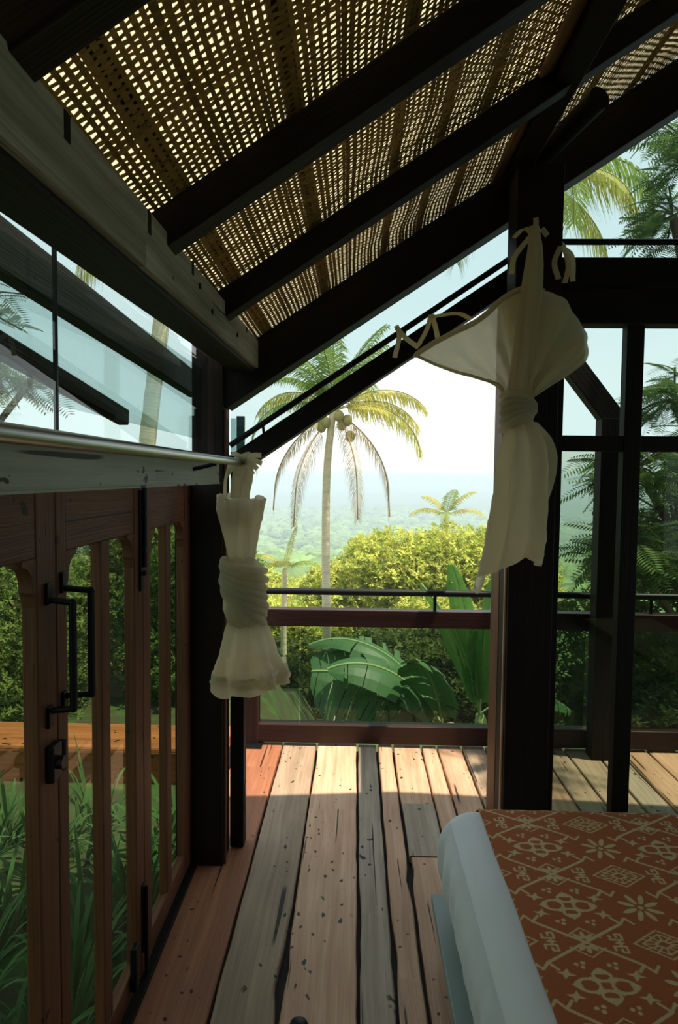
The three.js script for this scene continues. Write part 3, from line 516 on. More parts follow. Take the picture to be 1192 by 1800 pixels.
{
  const c = group('knotted_curtain', [0.6, 1.33, -2.5]); tag(c, 'cream curtain knotted in front of the right post, one corner stretched leftwards', 'curtain', 'knotted curtains');
  const Z = -2.5;
  const crv = (p) => new THREE.CatmullRomCurve3(p.map(([x, y, z]) => V(x, y, z ?? Z)), false, 'centripetal');
  const top = crv([[0.228, 2.255, -2.66], [0.291, 2.295, -2.65], [0.365, 2.333, -2.62], [0.47, 2.376, -2.58], [0.554, 2.42, -2.54], [0.6, 2.485, -2.5], [0.647, 2.515, -2.49], [0.71, 2.5, -2.49], [0.764, 2.472, -2.49], [0.812, 2.41, -2.5], [0.85, 2.33, -2.51], [0.869, 2.262, -2.52]]);
  const low = crv([[0.23, 2.24, -2.66], [0.304, 2.196, -2.62], [0.39, 2.158, -2.58], [0.476, 2.128, -2.54], [0.541, 2.094, -2.5], [0.56, 2.04, -2.48]]), rowR = crv([[0.869, 2.262, -2.52], [0.85, 2.195, -2.5], [0.79, 2.145, -2.48], [0.7, 2.085, -2.46], [0.64, 2.04, -2.46]]);
  const P = (u, v) => {
    const t = top.getPoint(u), kn = V(lerp(0.56, 0.64, u), 2.035, lerp(-2.48, -2.455, u)), str = t.clone().lerp(kn, v);
    const wl = Math.pow(1 - u, 3) , wr = Math.pow(u, 4), l = low.getPoint(v), r = rowR.getPoint(v);
    str.multiplyScalar(1 - wl - wr).addScaledVector(l, wl).addScaledVector(r, wr);
    const m = Math.sin(Math.PI * Math.min(1, v * 1.05)), b = sstep(u, 0.5, 0.75);
    str.z += ((0.013 + 0.014 * b) * Math.sin(u * 30 + v * 2) + 0.008 * Math.sin(u * 71 + v * 5 + 1)) * (0.3 + 0.9 * v) * (1 - 0.5 * v * v) + b * 0.05 * m + 0.02 * N(u * 7, v * 3, 4) + 0.012 * N(u * 19, v * 6, 8);
    str.x += 0.006 * Math.sin(u * 40) * m;
    return str;
  };
  add('upper_drape', gridG(150, 40, P, (u, v) => [u * 1.2, v * 0.5]), M.cloth, c);
  // a second layer behind the right half, the other half of the cloth
  add('back_layer', gridG(60, 30, (u, v) => { const q = P(lerp(0.44, 1, u), v); q.z -= 0.035 + 0.02 * Math.sin(Math.PI * u) * Math.sin(Math.PI * v); q.y += 0.006; return q; }), M.cloth, c);
  const casing = []; for (let i = 0; i <= 16; i++) { const q = P(i / 16 * 0.62, 0.012); casing.push([q.x, q.y, q.z + 0.003]); }
  add('top_hem', tubeG(casing, 0.011, 8, 70), M.cloth, c);
  const lowE = []; for (let i = 0; i <= 10; i++) { const q = P(0.004, i / 10); lowE.push([q.x, q.y, q.z + 0.002]); }
  add('side_hem', tubeG(lowE, 0.006, 8, 50), M.cloth, c);
  // centre pleat hanging from the ties to the knot
  add('centre_pleat', bag([[2.69, 0.655, 0.016, 0.012, -2.51], [2.6, 0.652, 0.024, 0.016, -2.48], [2.45, 0.64, 0.034, 0.02, -2.465], [2.25, 0.615, 0.036, 0.022, -2.45], [2.08, 0.6, 0.04, 0.026, -2.445], [2.0, 0.595, 0.04, 0.03, -2.45]], 56, 40, { fold: 0.2, n: 5, seed: 5 }), M.cloth, c);
  const k = [bag([[2.06, 0.6, 0.03, 0.03], [2.04, 0.598, 0.055, 0.048], [1.995, 0.596, 0.06, 0.055], [1.955, 0.592, 0.048, 0.042], [1.935, 0.592, 0.025, 0.02]], 56, 30, { z: -2.45, fold: 0.07, n: 4, seed: 7 })];
  for (let i = 0; i < 5; i++) { const pts = []; for (let j = 0; j <= 12; j++) { const a = Math.PI * (1.08 - 1.16 * (j / 12)); pts.push([0.596 + Math.cos(a) * 0.058, 2.035 - i * 0.018 + 0.022 * Math.cos(a) * (i - 1.5) * 0.6 + 0.012 * Math.sin(a), -2.45 + Math.sin(a) * 0.056]); } k.push(tubeG(pts, 0.0125, 8, 36)); }
  add('knot', merge(k), M.cloth, c);
  add('tail', bag([[1.97, 0.602, 0.045, 0.03], [1.9, 0.622, 0.07, 0.035], [1.8, 0.622, 0.092, 0.04], [1.68, 0.612, 0.098, 0.04], [1.55, 0.596, 0.106, 0.042], [1.43, 0.57, 0.12, 0.046]], 110, 44, { z: -2.45, fold: 0.17, n: 6, seed: 4, hem: (a) => 0.055 * Math.cos(a) - 0.06 * Math.max(0, Math.sin(a * 2 + 1.2)) }), M.cloth, c);
  add('tail_fold', bag([[1.96, 0.645, 0.03, 0.02], [1.9, 0.685, 0.042, 0.02], [1.82, 0.71, 0.04, 0.018], [1.72, 0.7, 0.035, 0.016], [1.6, 0.672, 0.028, 0.014]], 48, 30, { z: -2.475, fold: 0.14, n: 3, seed: 9 }), M.cloth, c);
  const ties = [[[0.655, 2.66, -2.52], [0.63, 2.7, -2.56], [0.6, 2.68, -2.6]], [[0.655, 2.67, -2.52], [0.668, 2.71, -2.54], [0.672, 2.74, -2.56]], [[0.66, 2.66, -2.52], [0.69, 2.69, -2.54], [0.715, 2.67, -2.55]], [[0.645, 2.66, -2.54], [0.6, 2.6, -2.58], [0.585, 2.53, -2.56]], [[0.77, 2.48, -2.5], [0.8, 2.56, -2.56], [0.812, 2.68, -2.68], [0.816, 2.742, -2.804]], [[0.775, 2.64, -2.58], [0.81, 2.6, -2.56], [0.815, 2.5, -2.55]], [[0.775, 2.64, -2.58], [0.75, 2.58, -2.57], [0.752, 2.5, -2.52]],
    [[0.158, 2.37, -2.72], [0.17, 2.33, -2.7], [0.152, 2.235, -2.69]], [[0.16, 2.36, -2.72], [0.2, 2.31, -2.69], [0.245, 2.27, -2.66]], [[0.3, 2.42, -2.74], [0.285, 2.36, -2.7], [0.245, 2.28, -2.66]], [[0.305, 2.42, -2.74], [0.315, 2.35, -2.68], [0.325, 2.29, -2.66]], [[0.31, 2.41, -2.73], [0.4, 2.41, -2.68], [0.44, 2.37, -2.6]]];
  for (const t of ties) add('tie', ribbonG(t, 0.02, 0.002, [0.9, 0.3, 0.2]), M.cloth, c);
}

// ---------------------------------------------------------------- plants
function trunkG(pts, r0, r1, rings, seg = 60, rs = 12) {
  const c = new THREE.CatmullRomCurve3(pts.map((p) => V(...p))), fr = c.computeFrenetFrames(seg);
  return gridG(rs, seg, (u, v) => { const i = Math.round(v * seg), p = c.getPointAt(v), a = u * Math.PI * 2, r = lerp(r0, r1, v) * (1 + 0.05 * Math.sin(v * rings * Math.PI * 2) + 0.08 * N(v * 30, Math.cos(a) * 2, Math.sin(a) * 2)); return p.addScaledVector(fr.normals[i], Math.cos(a) * r).addScaledVector(fr.binormals[i], Math.sin(a) * r); }, (u, v) => [u, v * 20]);
}
function frondG(o, r) { // arching feather leaf: base, azimuth, elevation, length, droop
  const { p, az, el, len, droop, leaf = 0.5, hang = 0.6, n = 46 } = o, P = [];
  let pos = V(...p), e = el; const st = 22, pts = [pos.clone()], dirs = [];
  for (let i = 0; i < st; i++) { const d = V(Math.cos(az) * Math.cos(e), Math.sin(e), Math.sin(az) * Math.cos(e)); dirs.push(d); pos = pos.clone().addScaledVector(d, len / st); pts.push(pos.clone()); e -= (droop / st) * (0.5 + i / st); e = Math.max(e, -1.5); }
  dirs.push(dirs[st - 1]);
  const tri = (a, b, c) => P.push(...a.toArray(), ...b.toArray(), ...c.toArray());
  const sideH = V(-Math.sin(az), 0, Math.cos(az));
  for (let i = 0; i < n; i++) for (const s of [-1, 1]) {
    const t = 0.12 + 0.88 * ((i + r() * 0.6) / n), f = t * st, k = Math.min(st - 1, Math.floor(f)), b = pts[k].clone().lerp(pts[k + 1], f - k), d = dirs[k];
    const L = leaf * (0.35 + 0.65 * Math.sin(Math.PI * Math.min(1, 0.2 + t * 0.8))) * (0.8 + 0.4 * r()), w = 0.006 + leaf * 0.014;
    const out = sideH.clone().multiplyScalar(s).addScaledVector(d, 0.75).normalize();
    const m = b.clone().addScaledVector(out, L * 0.5).add(V(0, -L * 0.16 * hang, 0)), q = m.clone().addScaledVector(out, L * 0.32).add(V(0, -L * 0.55 * hang * (0.8 + 0.4 * r()), 0));
    const wv = d.clone().multiplyScalar(w);
    tri(b.clone().sub(wv.clone().multiplyScalar(0.5)), b.clone().add(wv.clone().multiplyScalar(0.5)), m.clone().add(wv)); tri(b.clone().sub(wv.clone().multiplyScalar(0.5)), m.clone().add(wv), m.clone().sub(wv)); tri(m.clone().sub(wv), m.clone().add(wv), q);
  }
  const g = new THREE.BufferGeometry(); g.setAttribute('position', new THREE.Float32BufferAttribute(P, 3)); g.computeVertexNormals();
  const rr = new THREE.TubeGeometry(new THREE.CatmullRomCurve3(pts), 20, len * 0.0055, 5);
  return merge([g, rr]);
}
const LM = {
  palm: leafMat(0.26, 0.34, 0.06, 0.45), palmYellow: leafMat(0.5, 0.46, 0.1, 0.5), dead: leafMat(0.46, 0.34, 0.18, 0.4), banana: leafMat(0.06, 0.165, 0.05, 0.3), bananaLight: leafMat(0.15, 0.34, 0.08, 0.45),
  trunk: wood(12, [196, 180, 146], [244, 232, 202], { rough: 0.9, len: 1, wide: 1, W: 256, H: 256 }), bark: wood(13, [62, 50, 38], [104, 88, 66], { rough: 0.95, len: 1, wide: 1, W: 256, H: 256 }),
  nut: new THREE.MeshStandardMaterial({ color: new THREE.Color(0.34, 0.3, 0.1), roughness: 0.6 }), midrib: leafMat(0.36, 0.46, 0.2, 0.2),
};
function palm(name, label, o) {
  const g = group(name, o.base); tag(g, label, 'palm tree'); const r = rng(o.seed);
  if (o.trunk) add('trunk', trunkG(o.trunk, o.r0, o.r1, 60, 120), LM.trunk, g);
  for (const f of o.fronds) add('frond', frondG({ p: f.p ?? o.crown, az: R(f.az), el: R(f.el), len: f.len, droop: f.droop, leaf: f.leaf ?? o.leaf, hang: f.hang ?? 0.6, n: f.n ?? o.n ?? 46 }, r), f.m ?? LM.palm, g);
  for (const q of o.nuts ?? []) add('coconut', new THREE.SphereGeometry(0.1, 14, 10).scale(0.9, 1.1, 0.9).translate(...q), LM.nut, g);
  return g;
}
// az: 0 = to the right, 90 = towards the house, 180 = to the left
palm('coconut_palm', 'tall coconut palm with a slender pale trunk beyond the balcony railing', {
  seed: 4, base: [-0.4, groundY(-0.4, -12), -12], r0: 0.088, r1: 0.066, leaf: 0.45, crown: [-0.413, 2.950, -12.00], n: 60,
  trunk: [[-0.4, groundY(-0.4, -12) - 0.1, -12], [-0.465, -2.188, -12.00], [-0.540, 0.438, -12.00], [-0.525, 1.938, -12.00], [-0.427, 2.987, -12.00]],
  fronds: [
    { az: 95, el: 86, len: 1.65, droop: 0.5 }, { az: 20, el: 72, len: 1.80, droop: 0.7 }, { az: -10, el: 58, len: 1.88, droop: 1.0 }, { az: 160, el: 74, len: 1.50, droop: 1.2 }, { az: 190, el: 55, len: 1.65, droop: 1.6 },
    { az: 0, el: 38, len: 1.88, droop: 1.7, m: LM.palmYellow, hang: 1.1 }, { az: 25, el: 14, len: 2.17, droop: 1.9, m: LM.palmYellow, hang: 1.2 }, { az: 175, el: 24, len: 1.95, droop: 2.2 }, { az: 150, el: 2, len: 2.10, droop: 1.7, m: LM.palmYellow, hang: 1.2 },
    { az: 60, el: 48, len: 1.65, droop: 1.9 }, { az: 110, el: 76, len: 1.6, droop: 0.9 }, { az: 45, el: 66, len: 1.7, droop: 1.2 }, { az: 140, el: 60, len: 1.6, droop: 1.5 }, { az: 345, el: 26, len: 1.9, droop: 1.7, m: LM.palmYellow, hang: 1.2 }, { az: 200, el: 40, len: 1.8, droop: 1.9, m: LM.palmYellow, hang: 1.2 }, { az: 240, el: 55, len: 1.72, droop: 1.6 }, { az: 300, el: 50, len: 1.72, droop: 1.7, m: LM.palmYellow },
    { az: 170, el: -30, len: 2.25, droop: 1.4, m: LM.dead, leaf: 0.3, hang: 1.5 }, { az: 20, el: -30, len: 2.33, droop: 1.5, m: LM.dead, leaf: 0.3, hang: 1.5 }, { az: 130, el: -40, len: 2.17, droop: 1.3, m: LM.dead, leaf: 0.3, hang: 1.5, p: [-0.525, 2.763, -12.00] }, { az: 60, el: -36, len: 2.25, droop: 1.5, m: LM.dead, leaf: 0.3, hang: 1.5 },
  ],
  nuts: [[-0.262, 2.688, -11.89], [-0.165, 2.763, -11.85], [-0.562, 2.725, -11.89], [-0.112, 2.478, -11.89], [-0.637, 2.650, -11.93], [-0.315, 2.838, -11.81]],
});
palm('young_palm', 'young yellow-green palm between the bushes left of the tall coconut palm', { seed: 8, base: [-1.42, groundY(-1.42, -13.2), -13.2], r0: 0.07, r1: 0.05, leaf: 0.3, n: 30, crown: [-1.42, -0.15, -13.2], trunk: [[-1.42, groundY(-1.42, -13.2) - 0.1, -13.2], [-1.44, -1.5, -13.2], [-1.42, -0.15, -13.2]],
  fronds: [{ az: 20, el: 82, len: 0.9, droop: 0.3, m: LM.palmYellow }, { az: 170, el: 55, len: 0.8, droop: 1.5, m: LM.palmYellow }, { az: 0, el: 40, len: 0.8, droop: 1.6 }, { az: 200, el: 30, len: 0.8, droop: 1.6 }, { az: 90, el: 50, len: 0.7, droop: 1.5, m: LM.palmYellow }] });
palm('young_palm', 'bright yellow-green palm crown above the bushes on the right of the opening', { seed: 9, base: [2.5, groundY(2.5, -18), -18], r0: 0.1, r1: 0.07, leaf: 0.4, n: 34, crown: [2.5, 0.7, -18], trunk: [[2.5, groundY(2.5, -18) - 0.1, -18], [2.52, -2, -18], [2.5, 0.7, -18]],
  fronds: [{ az: 175, el: 35, len: 1.1, droop: 1.5, m: LM.palmYellow }, { az: 10, el: 35, len: 1.1, droop: 1.5, m: LM.palmYellow }, { az: 80, el: 70, len: 1.0, droop: 0.9 }, { az: 150, el: 62, len: 1.0, droop: 1.2, m: LM.palmYellow }, { az: 30, el: 65, len: 1.1, droop: 1.1, m: LM.palmYellow }, { az: 100, el: 30, len: 1.0, droop: 1.5 }] });
palm('coconut_palm', 'coconut palm hidden behind the right post, its fronds hanging on both sides', { seed: 12, base: [2.75, groundY(2.75, -10.2), -10.2], r0: 0.15, r1: 0.1, leaf: 0.62, n: 60, crown: [2.62, 6.3, -10.2], trunk: [[2.75, groundY(2.75, -10.2) - 0.1, -10.2], [2.6, 0, -10.2], [2.55, 4, -10.2], [2.62, 6.3, -10.2]],
  fronds: [{ az: 178, el: 12, len: 2.6, droop: 1.8, m: LM.palmYellow, hang: 1.2 }, { az: 10, el: 30, len: 2.3, droop: 2.4, hang: 1.2 }, { az: 40, el: 4, len: 2.2, droop: 1.9, m: LM.palmYellow, hang: 1.2 }, { az: 80, el: 0, len: 2.0, droop: 2.0, hang: 1.2 }, { az: 20, el: -30, len: 2.2, droop: 1.3, m: LM.palmYellow, hang: 1.2 }, { az: 150, el: -10, len: 2.3, droop: 1.7, hang: 1.2 }, { az: 190, el: 40, len: 2.4, droop: 1.5 }, { az: 350, el: 60, len: 2.4, droop: 1.3 }, { az: 270, el: 60, len: 2.4, droop: 1.3 }] });
palm('coconut_palm', 'leaning coconut palm seen through the upper left glazing', { seed: 15, base: [-3.3, groundY(-3.3, -9) - 0.05, -9], r0: 0.12, r1: 0.11, leaf: 0.55, n: 50, crown: [-2.55, 5.1, -9], trunk: [[-3.3, groundY(-3.3, -9) - 0.1, -9], [-3.02, 1.0, -9], [-2.86, 2.4, -9], [-2.7, 3.7, -9], [-2.55, 5.1, -9]],
  fronds: [{ az: 178, el: 10, len: 1.7, droop: 2.0, m: LM.palmYellow, hang: 1.2 }, { az: 20, el: 30, len: 2.2, droop: 1.8 }, { az: 90, el: 40, len: 2.0, droop: 1.8 }, { az: 150, el: 60, len: 2.2, droop: 1.4 }, { az: 60, el: 65, len: 2.2, droop: 1.2 }, { az: 240, el: 50, len: 2.2, droop: 1.4 }, { az: 330, el: 45, len: 2.2, droop: 1.5 }] });

// broad-leaved bushes and trees: crown of leaf sprays over a few lobes
const sprayG = (() => { const r = rng(77), P = []; for (let i = 0; i < 8; i++) { const a = r() * 6.28, e = (r() - 0.3) * 1.2, d = V(Math.cos(a) * Math.cos(e), Math.sin(e), Math.sin(a) * Math.cos(e)), b = d.clone().multiplyScalar(0.25 * r()), t = b.clone().addScaledVector(d, 0.75), s = d.clone().cross(V(r() - 0.5, 1, r() - 0.5)).normalize().multiplyScalar(0.17), m = b.clone().lerp(t, 0.45), up = V(0, 0.05, 0); for (const [x, y, z] of [[b, m.clone().add(s).add(up), t], [b, t, m.clone().sub(s).add(up)]]) P.push(...x.toArray(), ...y.toArray(), ...z.toArray()); } const g = new THREE.BufferGeometry(); g.setAttribute('position', new THREE.Float32BufferAttribute(P, 3)); g.computeVertexNormals(); return g; })();
for (const k of ['banana', 'bananaLight']) { LM[k].roughness = 0.5; LM[k].specularIntensity = 0.8; }
const leafBush = leafMat(1, 1, 1, 0.45);
function crown(g, lobes, o, r, geo = sprayG) {
  const tot = lobes.reduce((s, l) => s + l[3] * l[3], 0), n = o.n, im = new THREE.InstancedMesh(geo, leafBush, n), m = new THREE.Matrix4(), q = new THREE.Quaternion(), c = new THREE.Color(), off = g.position; let k = 0;
  for (const [x, y, z, rad] of lobes) { const cnt = Math.floor((n * rad * rad) / tot); for (let i = 0; i < cnt && k < n; i++, k++) {
    const d = V(r() - 0.5, r() - 0.5, r() - 0.5).normalize(), lump = 1 + 0.22 * fbm(d.x * 2.3 + x, d.y * 2.3, d.z * 2.3 + z, 3) * 2, rr = rad * lump * (1 - 0.4 * Math.pow(r(), 1.6));
    const p = V(x + d.x * rr, y + d.y * rr * (o.flat ?? 0.85), z + d.z * rr);
    q.setFromEuler(new THREE.Euler((r() - 0.5) * 1.6, r() * 6.28, (r() - 0.5) * 1.6)); const s = o.leaf * (0.6 + 0.8 * r());
    m.compose(p.sub(off), q, V(s, s, s)); im.setMatrixAt(k, m);
    const v = 0.65 + 0.7 * r(), y2 = r(); c.setRGB(lerp(o.c[0], o.c2[0], y2) * v, lerp(o.c[1], o.c2[1], y2) * v, lerp(o.c[2], o.c2[2], y2) * v); im.setColorAt(k, c);
  } }
  im.count = k; im.name = 'foliage'; im.userData.kind = 'stuff'; im.castShadow = im.receiveShadow = true; g.add(im);
}
function bush(name, label, cat, lobes, o) {
  const r = rng(o.seed), l0 = lobes[0], gy = groundY(l0[0], l0[2]), g = group(name, [l0[0], gy, l0[2]]); tag(g, label, cat, o.group);
  crown(g, lobes, o, r);
  const st = []; for (const [x, y, z, rad] of lobes) st.push(tubeG([[l0[0], gy - 0.1, l0[2]], [lerp(l0[0], x, 0.4), lerp(gy, y, 0.45), lerp(l0[2], z, 0.4)], [x, y + rad * 0.3, z]], Math.max(0.02, rad * 0.035), 6, 12));
  add('stem', merge(st), LM.bark, g);
  return g;
}
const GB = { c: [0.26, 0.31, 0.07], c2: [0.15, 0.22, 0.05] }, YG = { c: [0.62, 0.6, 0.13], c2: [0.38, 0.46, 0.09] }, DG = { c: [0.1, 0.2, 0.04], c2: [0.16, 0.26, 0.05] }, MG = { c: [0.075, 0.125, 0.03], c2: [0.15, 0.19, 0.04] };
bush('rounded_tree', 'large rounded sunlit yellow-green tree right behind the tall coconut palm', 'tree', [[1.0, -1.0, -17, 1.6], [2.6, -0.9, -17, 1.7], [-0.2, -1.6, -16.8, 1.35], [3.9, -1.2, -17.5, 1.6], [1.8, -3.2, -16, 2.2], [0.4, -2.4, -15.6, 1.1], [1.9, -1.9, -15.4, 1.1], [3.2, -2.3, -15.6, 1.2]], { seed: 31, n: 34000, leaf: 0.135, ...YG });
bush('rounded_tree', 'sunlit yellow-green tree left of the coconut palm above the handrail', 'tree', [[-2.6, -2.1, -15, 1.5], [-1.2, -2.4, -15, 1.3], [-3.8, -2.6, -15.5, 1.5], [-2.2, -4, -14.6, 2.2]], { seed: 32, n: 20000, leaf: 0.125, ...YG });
bush('leafy_shrub', 'dense green shrub behind the glass of the railing on the left', 'shrub', [[-1.0, -3.0, -13.8, 1.6], [-2.9, -2.7, -13.6, 1.6], [-1.6, -4.2, -13.2, 1.7]], { seed: 33, n: 10000, leaf: 0.15, ...MG });
bush('leafy_shrub', 'dense green shrub behind the big banana leaf', 'shrub', [[0.8, -2.9, -13.9, 1.7], [2.4, -2.7, -13.9, 1.7], [1.2, -4.2, -13.2, 1.8]], { seed: 34, n: 10000, leaf: 0.15, ...MG });
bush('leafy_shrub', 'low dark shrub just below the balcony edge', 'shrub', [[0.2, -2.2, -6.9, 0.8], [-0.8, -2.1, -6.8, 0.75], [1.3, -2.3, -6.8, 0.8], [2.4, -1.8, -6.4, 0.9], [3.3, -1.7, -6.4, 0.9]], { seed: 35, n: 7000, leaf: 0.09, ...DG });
bush('garden_bush', 'bright yellow-green bush outside the nearest left door', 'bush', [[-3.3, 0.3, -6.2, 0.9], [-3.4, -0.2, -6.0, 0.9], [-4.2, 0.5, -6.4, 1.0], [-4.4, 1.2, -7, 0.9]], { seed: 36, n: 12000, leaf: 0.06, ...GB });
bush('garden_bush', 'tall green bush outside the middle left door', 'bush', [[-2.5, 0.2, -7.2, 0.8], [-2.3, 1.0, -7.4, 0.7], [-2.9, 0.9, -7.6, 0.8]], { seed: 37, n: 9000, leaf: 0.06, ...GB });
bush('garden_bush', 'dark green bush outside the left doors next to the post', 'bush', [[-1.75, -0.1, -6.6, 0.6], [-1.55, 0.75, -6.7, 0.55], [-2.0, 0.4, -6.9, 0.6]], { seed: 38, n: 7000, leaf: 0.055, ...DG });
bush('shade_tree', 'leafy dark tree filling the right window above the railing', 'tree', [[4.6, 0.2, -9.2, 1.3], [3.4, -0.6, -8.6, 1.0], [5.6, 0.6, -9.5, 1.4], [3.6, -1.6, -8.2, 1.2], [5.0, -1.2, -8.6, 1.4]], { seed: 39, n: 10000, leaf: 0.1, ...MG });
bush('valley_tree', 'pale green tree further down the slope, left of the coconut palm', 'tree', [[-4.2, -3.4, -25, 2.0], [-2.6, -3.9, -26, 1.9], [-6, -3.8, -27, 2.2], [-3.4, -5.4, -24.5, 2.4]], { seed: 41, n: 9000, leaf: 0.24, ...YG });
bush('valley_tree', 'pale green tree further down the slope, right of the coconut palm', 'tree', [[2.2, -3.2, -27, 2.0], [4.6, -2.8, -28, 2.2], [0.2, -3.9, -27, 2.0], [3, -5.4, -26, 2.6]], { seed: 42, n: 9000, leaf: 0.24, ...YG });
// distant forest on the valley floor
{
  const r = rng(51), n = 3600, g = new THREE.IcosahedronGeometry(1, 2), p = g.attributes.position; for (let i = 0; i < p.count; i++) { const v = V().fromBufferAttribute(p, i).multiplyScalar(1); const s = 1 + 0.5 * N(v.x * 2.2, v.y * 2.2, v.z * 2.2); p.setXYZ(i, v.x * s, v.y * s * 0.75, v.z * s); } g.computeVertexNormals();
  const im = new THREE.InstancedMesh(g, new THREE.MeshStandardMaterial({ roughness: 1 }), n), m = new THREE.Matrix4(), c = new THREE.Color();
  for (let i = 0; i < n; i++) { const d = 27 + Math.pow(r(), 2.2) * 930, a = (r() - 0.5) * 1.25, x = Math.sin(a) * d, z = -Math.cos(a) * d, s = 1 + r() * 1.3 + Math.min(2.2, d * 0.02) + d * 0.006; m.compose(V(x, groundY(x, z) + s * 0.4, z), new THREE.Quaternion().setFromEuler(new THREE.Euler(0, r() * 6, 0)), V(s, s, s)); im.setMatrixAt(i, m); const v = 0.7 + 0.6 * r(); c.setRGB(0.14 * v, 0.22 * v, 0.07 * v); im.setColorAt(i, c); }
  im.name = 'distant_forest'; tag(im, 'hazy forest covering the valley far below the balcony', 'forest', null, 'stuff'); scene.add(im);
}
// feathery tree on the right and sprig on the far left
const pinnateG = (() => { const P = [], r = rng(6); const tri = (...v) => v.forEach((q) => P.push(...q)); for (let i = 0; i < 13; i++) { const x = 0.1 + i * 0.07, y = -0.25 * x * x; tri([x - 0.07, -0.25 * (x - 0.07) ** 2, -0.004], [x - 0.07, -0.25 * (x - 0.07) ** 2, 0.004], [x, y, 0]); for (const s of [-1, 1]) { const l = 0.2 * (0.5 + Math.sin(Math.PI * (0.15 + i / 16))), dz = s * l; tri([x, y, 0], [x + 0.06, y - 0.01, dz * 0.5 - s * 0.02], [x + 0.08, y - 0.05, dz]); tri([x, y, 0], [x + 0.08, y - 0.05, dz], [x + 0.02, y - 0.02, dz * 0.55]); } } const g = new THREE.BufferGeometry(); g.setAttribute('position', new THREE.Float32BufferAttribute(P, 3)); g.computeVertexNormals(); return g; })();
function feather(name, label, base, clusters, o) {
  const r = rng(o.seed), g = group(name, base); tag(g, label, 'tree'); const st = [], tips = [];
  for (const [x, y, z, rad, k] of clusters) {
    const hub = V(x, y, z), mid = V(...base).lerp(hub, 0.55).add(V((r() - 0.5) * 0.4, 0.3, (r() - 0.5) * 0.4));
    st.push(tubeG([V(...base), mid, hub], o.branch, 6, 16));
    for (let i = 0; i < k; i++) { const d = V(r() - 0.5, (r() - 0.55) * 0.8, r() - 0.5).normalize(), e = hub.clone().addScaledVector(d, rad * (0.35 + 0.65 * r())); st.push(tubeG([hub, hub.clone().lerp(e, 0.5).add(V(0, 0.06 * rad, 0)), e], o.branch * 0.25, 4, 6)); for (let j = 0; j < o.per; j++) tips.push([hub.clone().lerp(e, 0.35 + 0.65 * r()), d]); }
  }
  add('branches', merge(st), LM.bark, g);
  const im = new THREE.InstancedMesh(pinnateG, leafBush, tips.length), m = new THREE.Matrix4(), c = new THREE.Color();
  tips.forEach(([p, d], i) => { const yaw = Math.atan2(-d.z, d.x) + (r() - 0.5) * 2.2, s = o.leaf * (0.6 + 0.7 * r()); m.compose(p.clone().sub(g.position), new THREE.Quaternion().setFromEuler(new THREE.Euler((r() - 0.5) * 1.2, yaw, (r() - 0.6) * 1.2, 'YXZ')), V(s, s, s)); im.setMatrixAt(i, m); const v = 0.6 + 0.8 * r(); c.setRGB(o.c[0] * v, o.c[1] * v, o.c[2] * v); im.setColorAt(i, c); });
  im.name = 'foliage'; im.userData.kind = 'stuff'; im.castShadow = im.receiveShadow = true; g.add(im);
}
feather('feathery_tree', 'tall feathery-leaved tree on the right, seen above and through the window frame', [5.6, groundY(5.6, -8.6), -8.6], [[4.1, 5.7, -8.3, 0.95, 26], [4.7, 4.9, -8.5, 1.0, 26], [3.8, 4.95, -8.2, 0.5, 9], [5.2, 6.3, -8.6, 1.2, 30], [3.9, 2.75, -8.2, 0.8, 20], [4.6, 2.1, -8.4, 0.9, 26], [3.4, 1.9, -8.0, 0.75, 20], [3.9, 1.2, -8.1, 0.9, 28], [3.2, 0.9, -7.8, 0.7, 22], [4.8, 1.0, -8.3, 1.0, 28], [3.35, 6.4, -3.1, 0.5, 4]], { seed: 61, leaf: 0.42, per: 9, branch: 0.05, c: [0.14, 0.22, 0.06] });
feather('feathery_tree', 'sprig of feathery leaves at the far left behind the upper glazing', [-5.2, groundY(-5.2, -6.2), -6.2], [[-3.35, 2.7, -6.1, 0.5, 10], [-3.0, 2.6, -6.0, 0.35, 5], [-3.9, 3.4, -6.2, 0.8, 14], [-3.7, 4.6, -6.2, 0.7, 10]], { seed: 62, leaf: 0.3, per: 5, branch: 0.03, c: [0.16, 0.2, 0.08] });

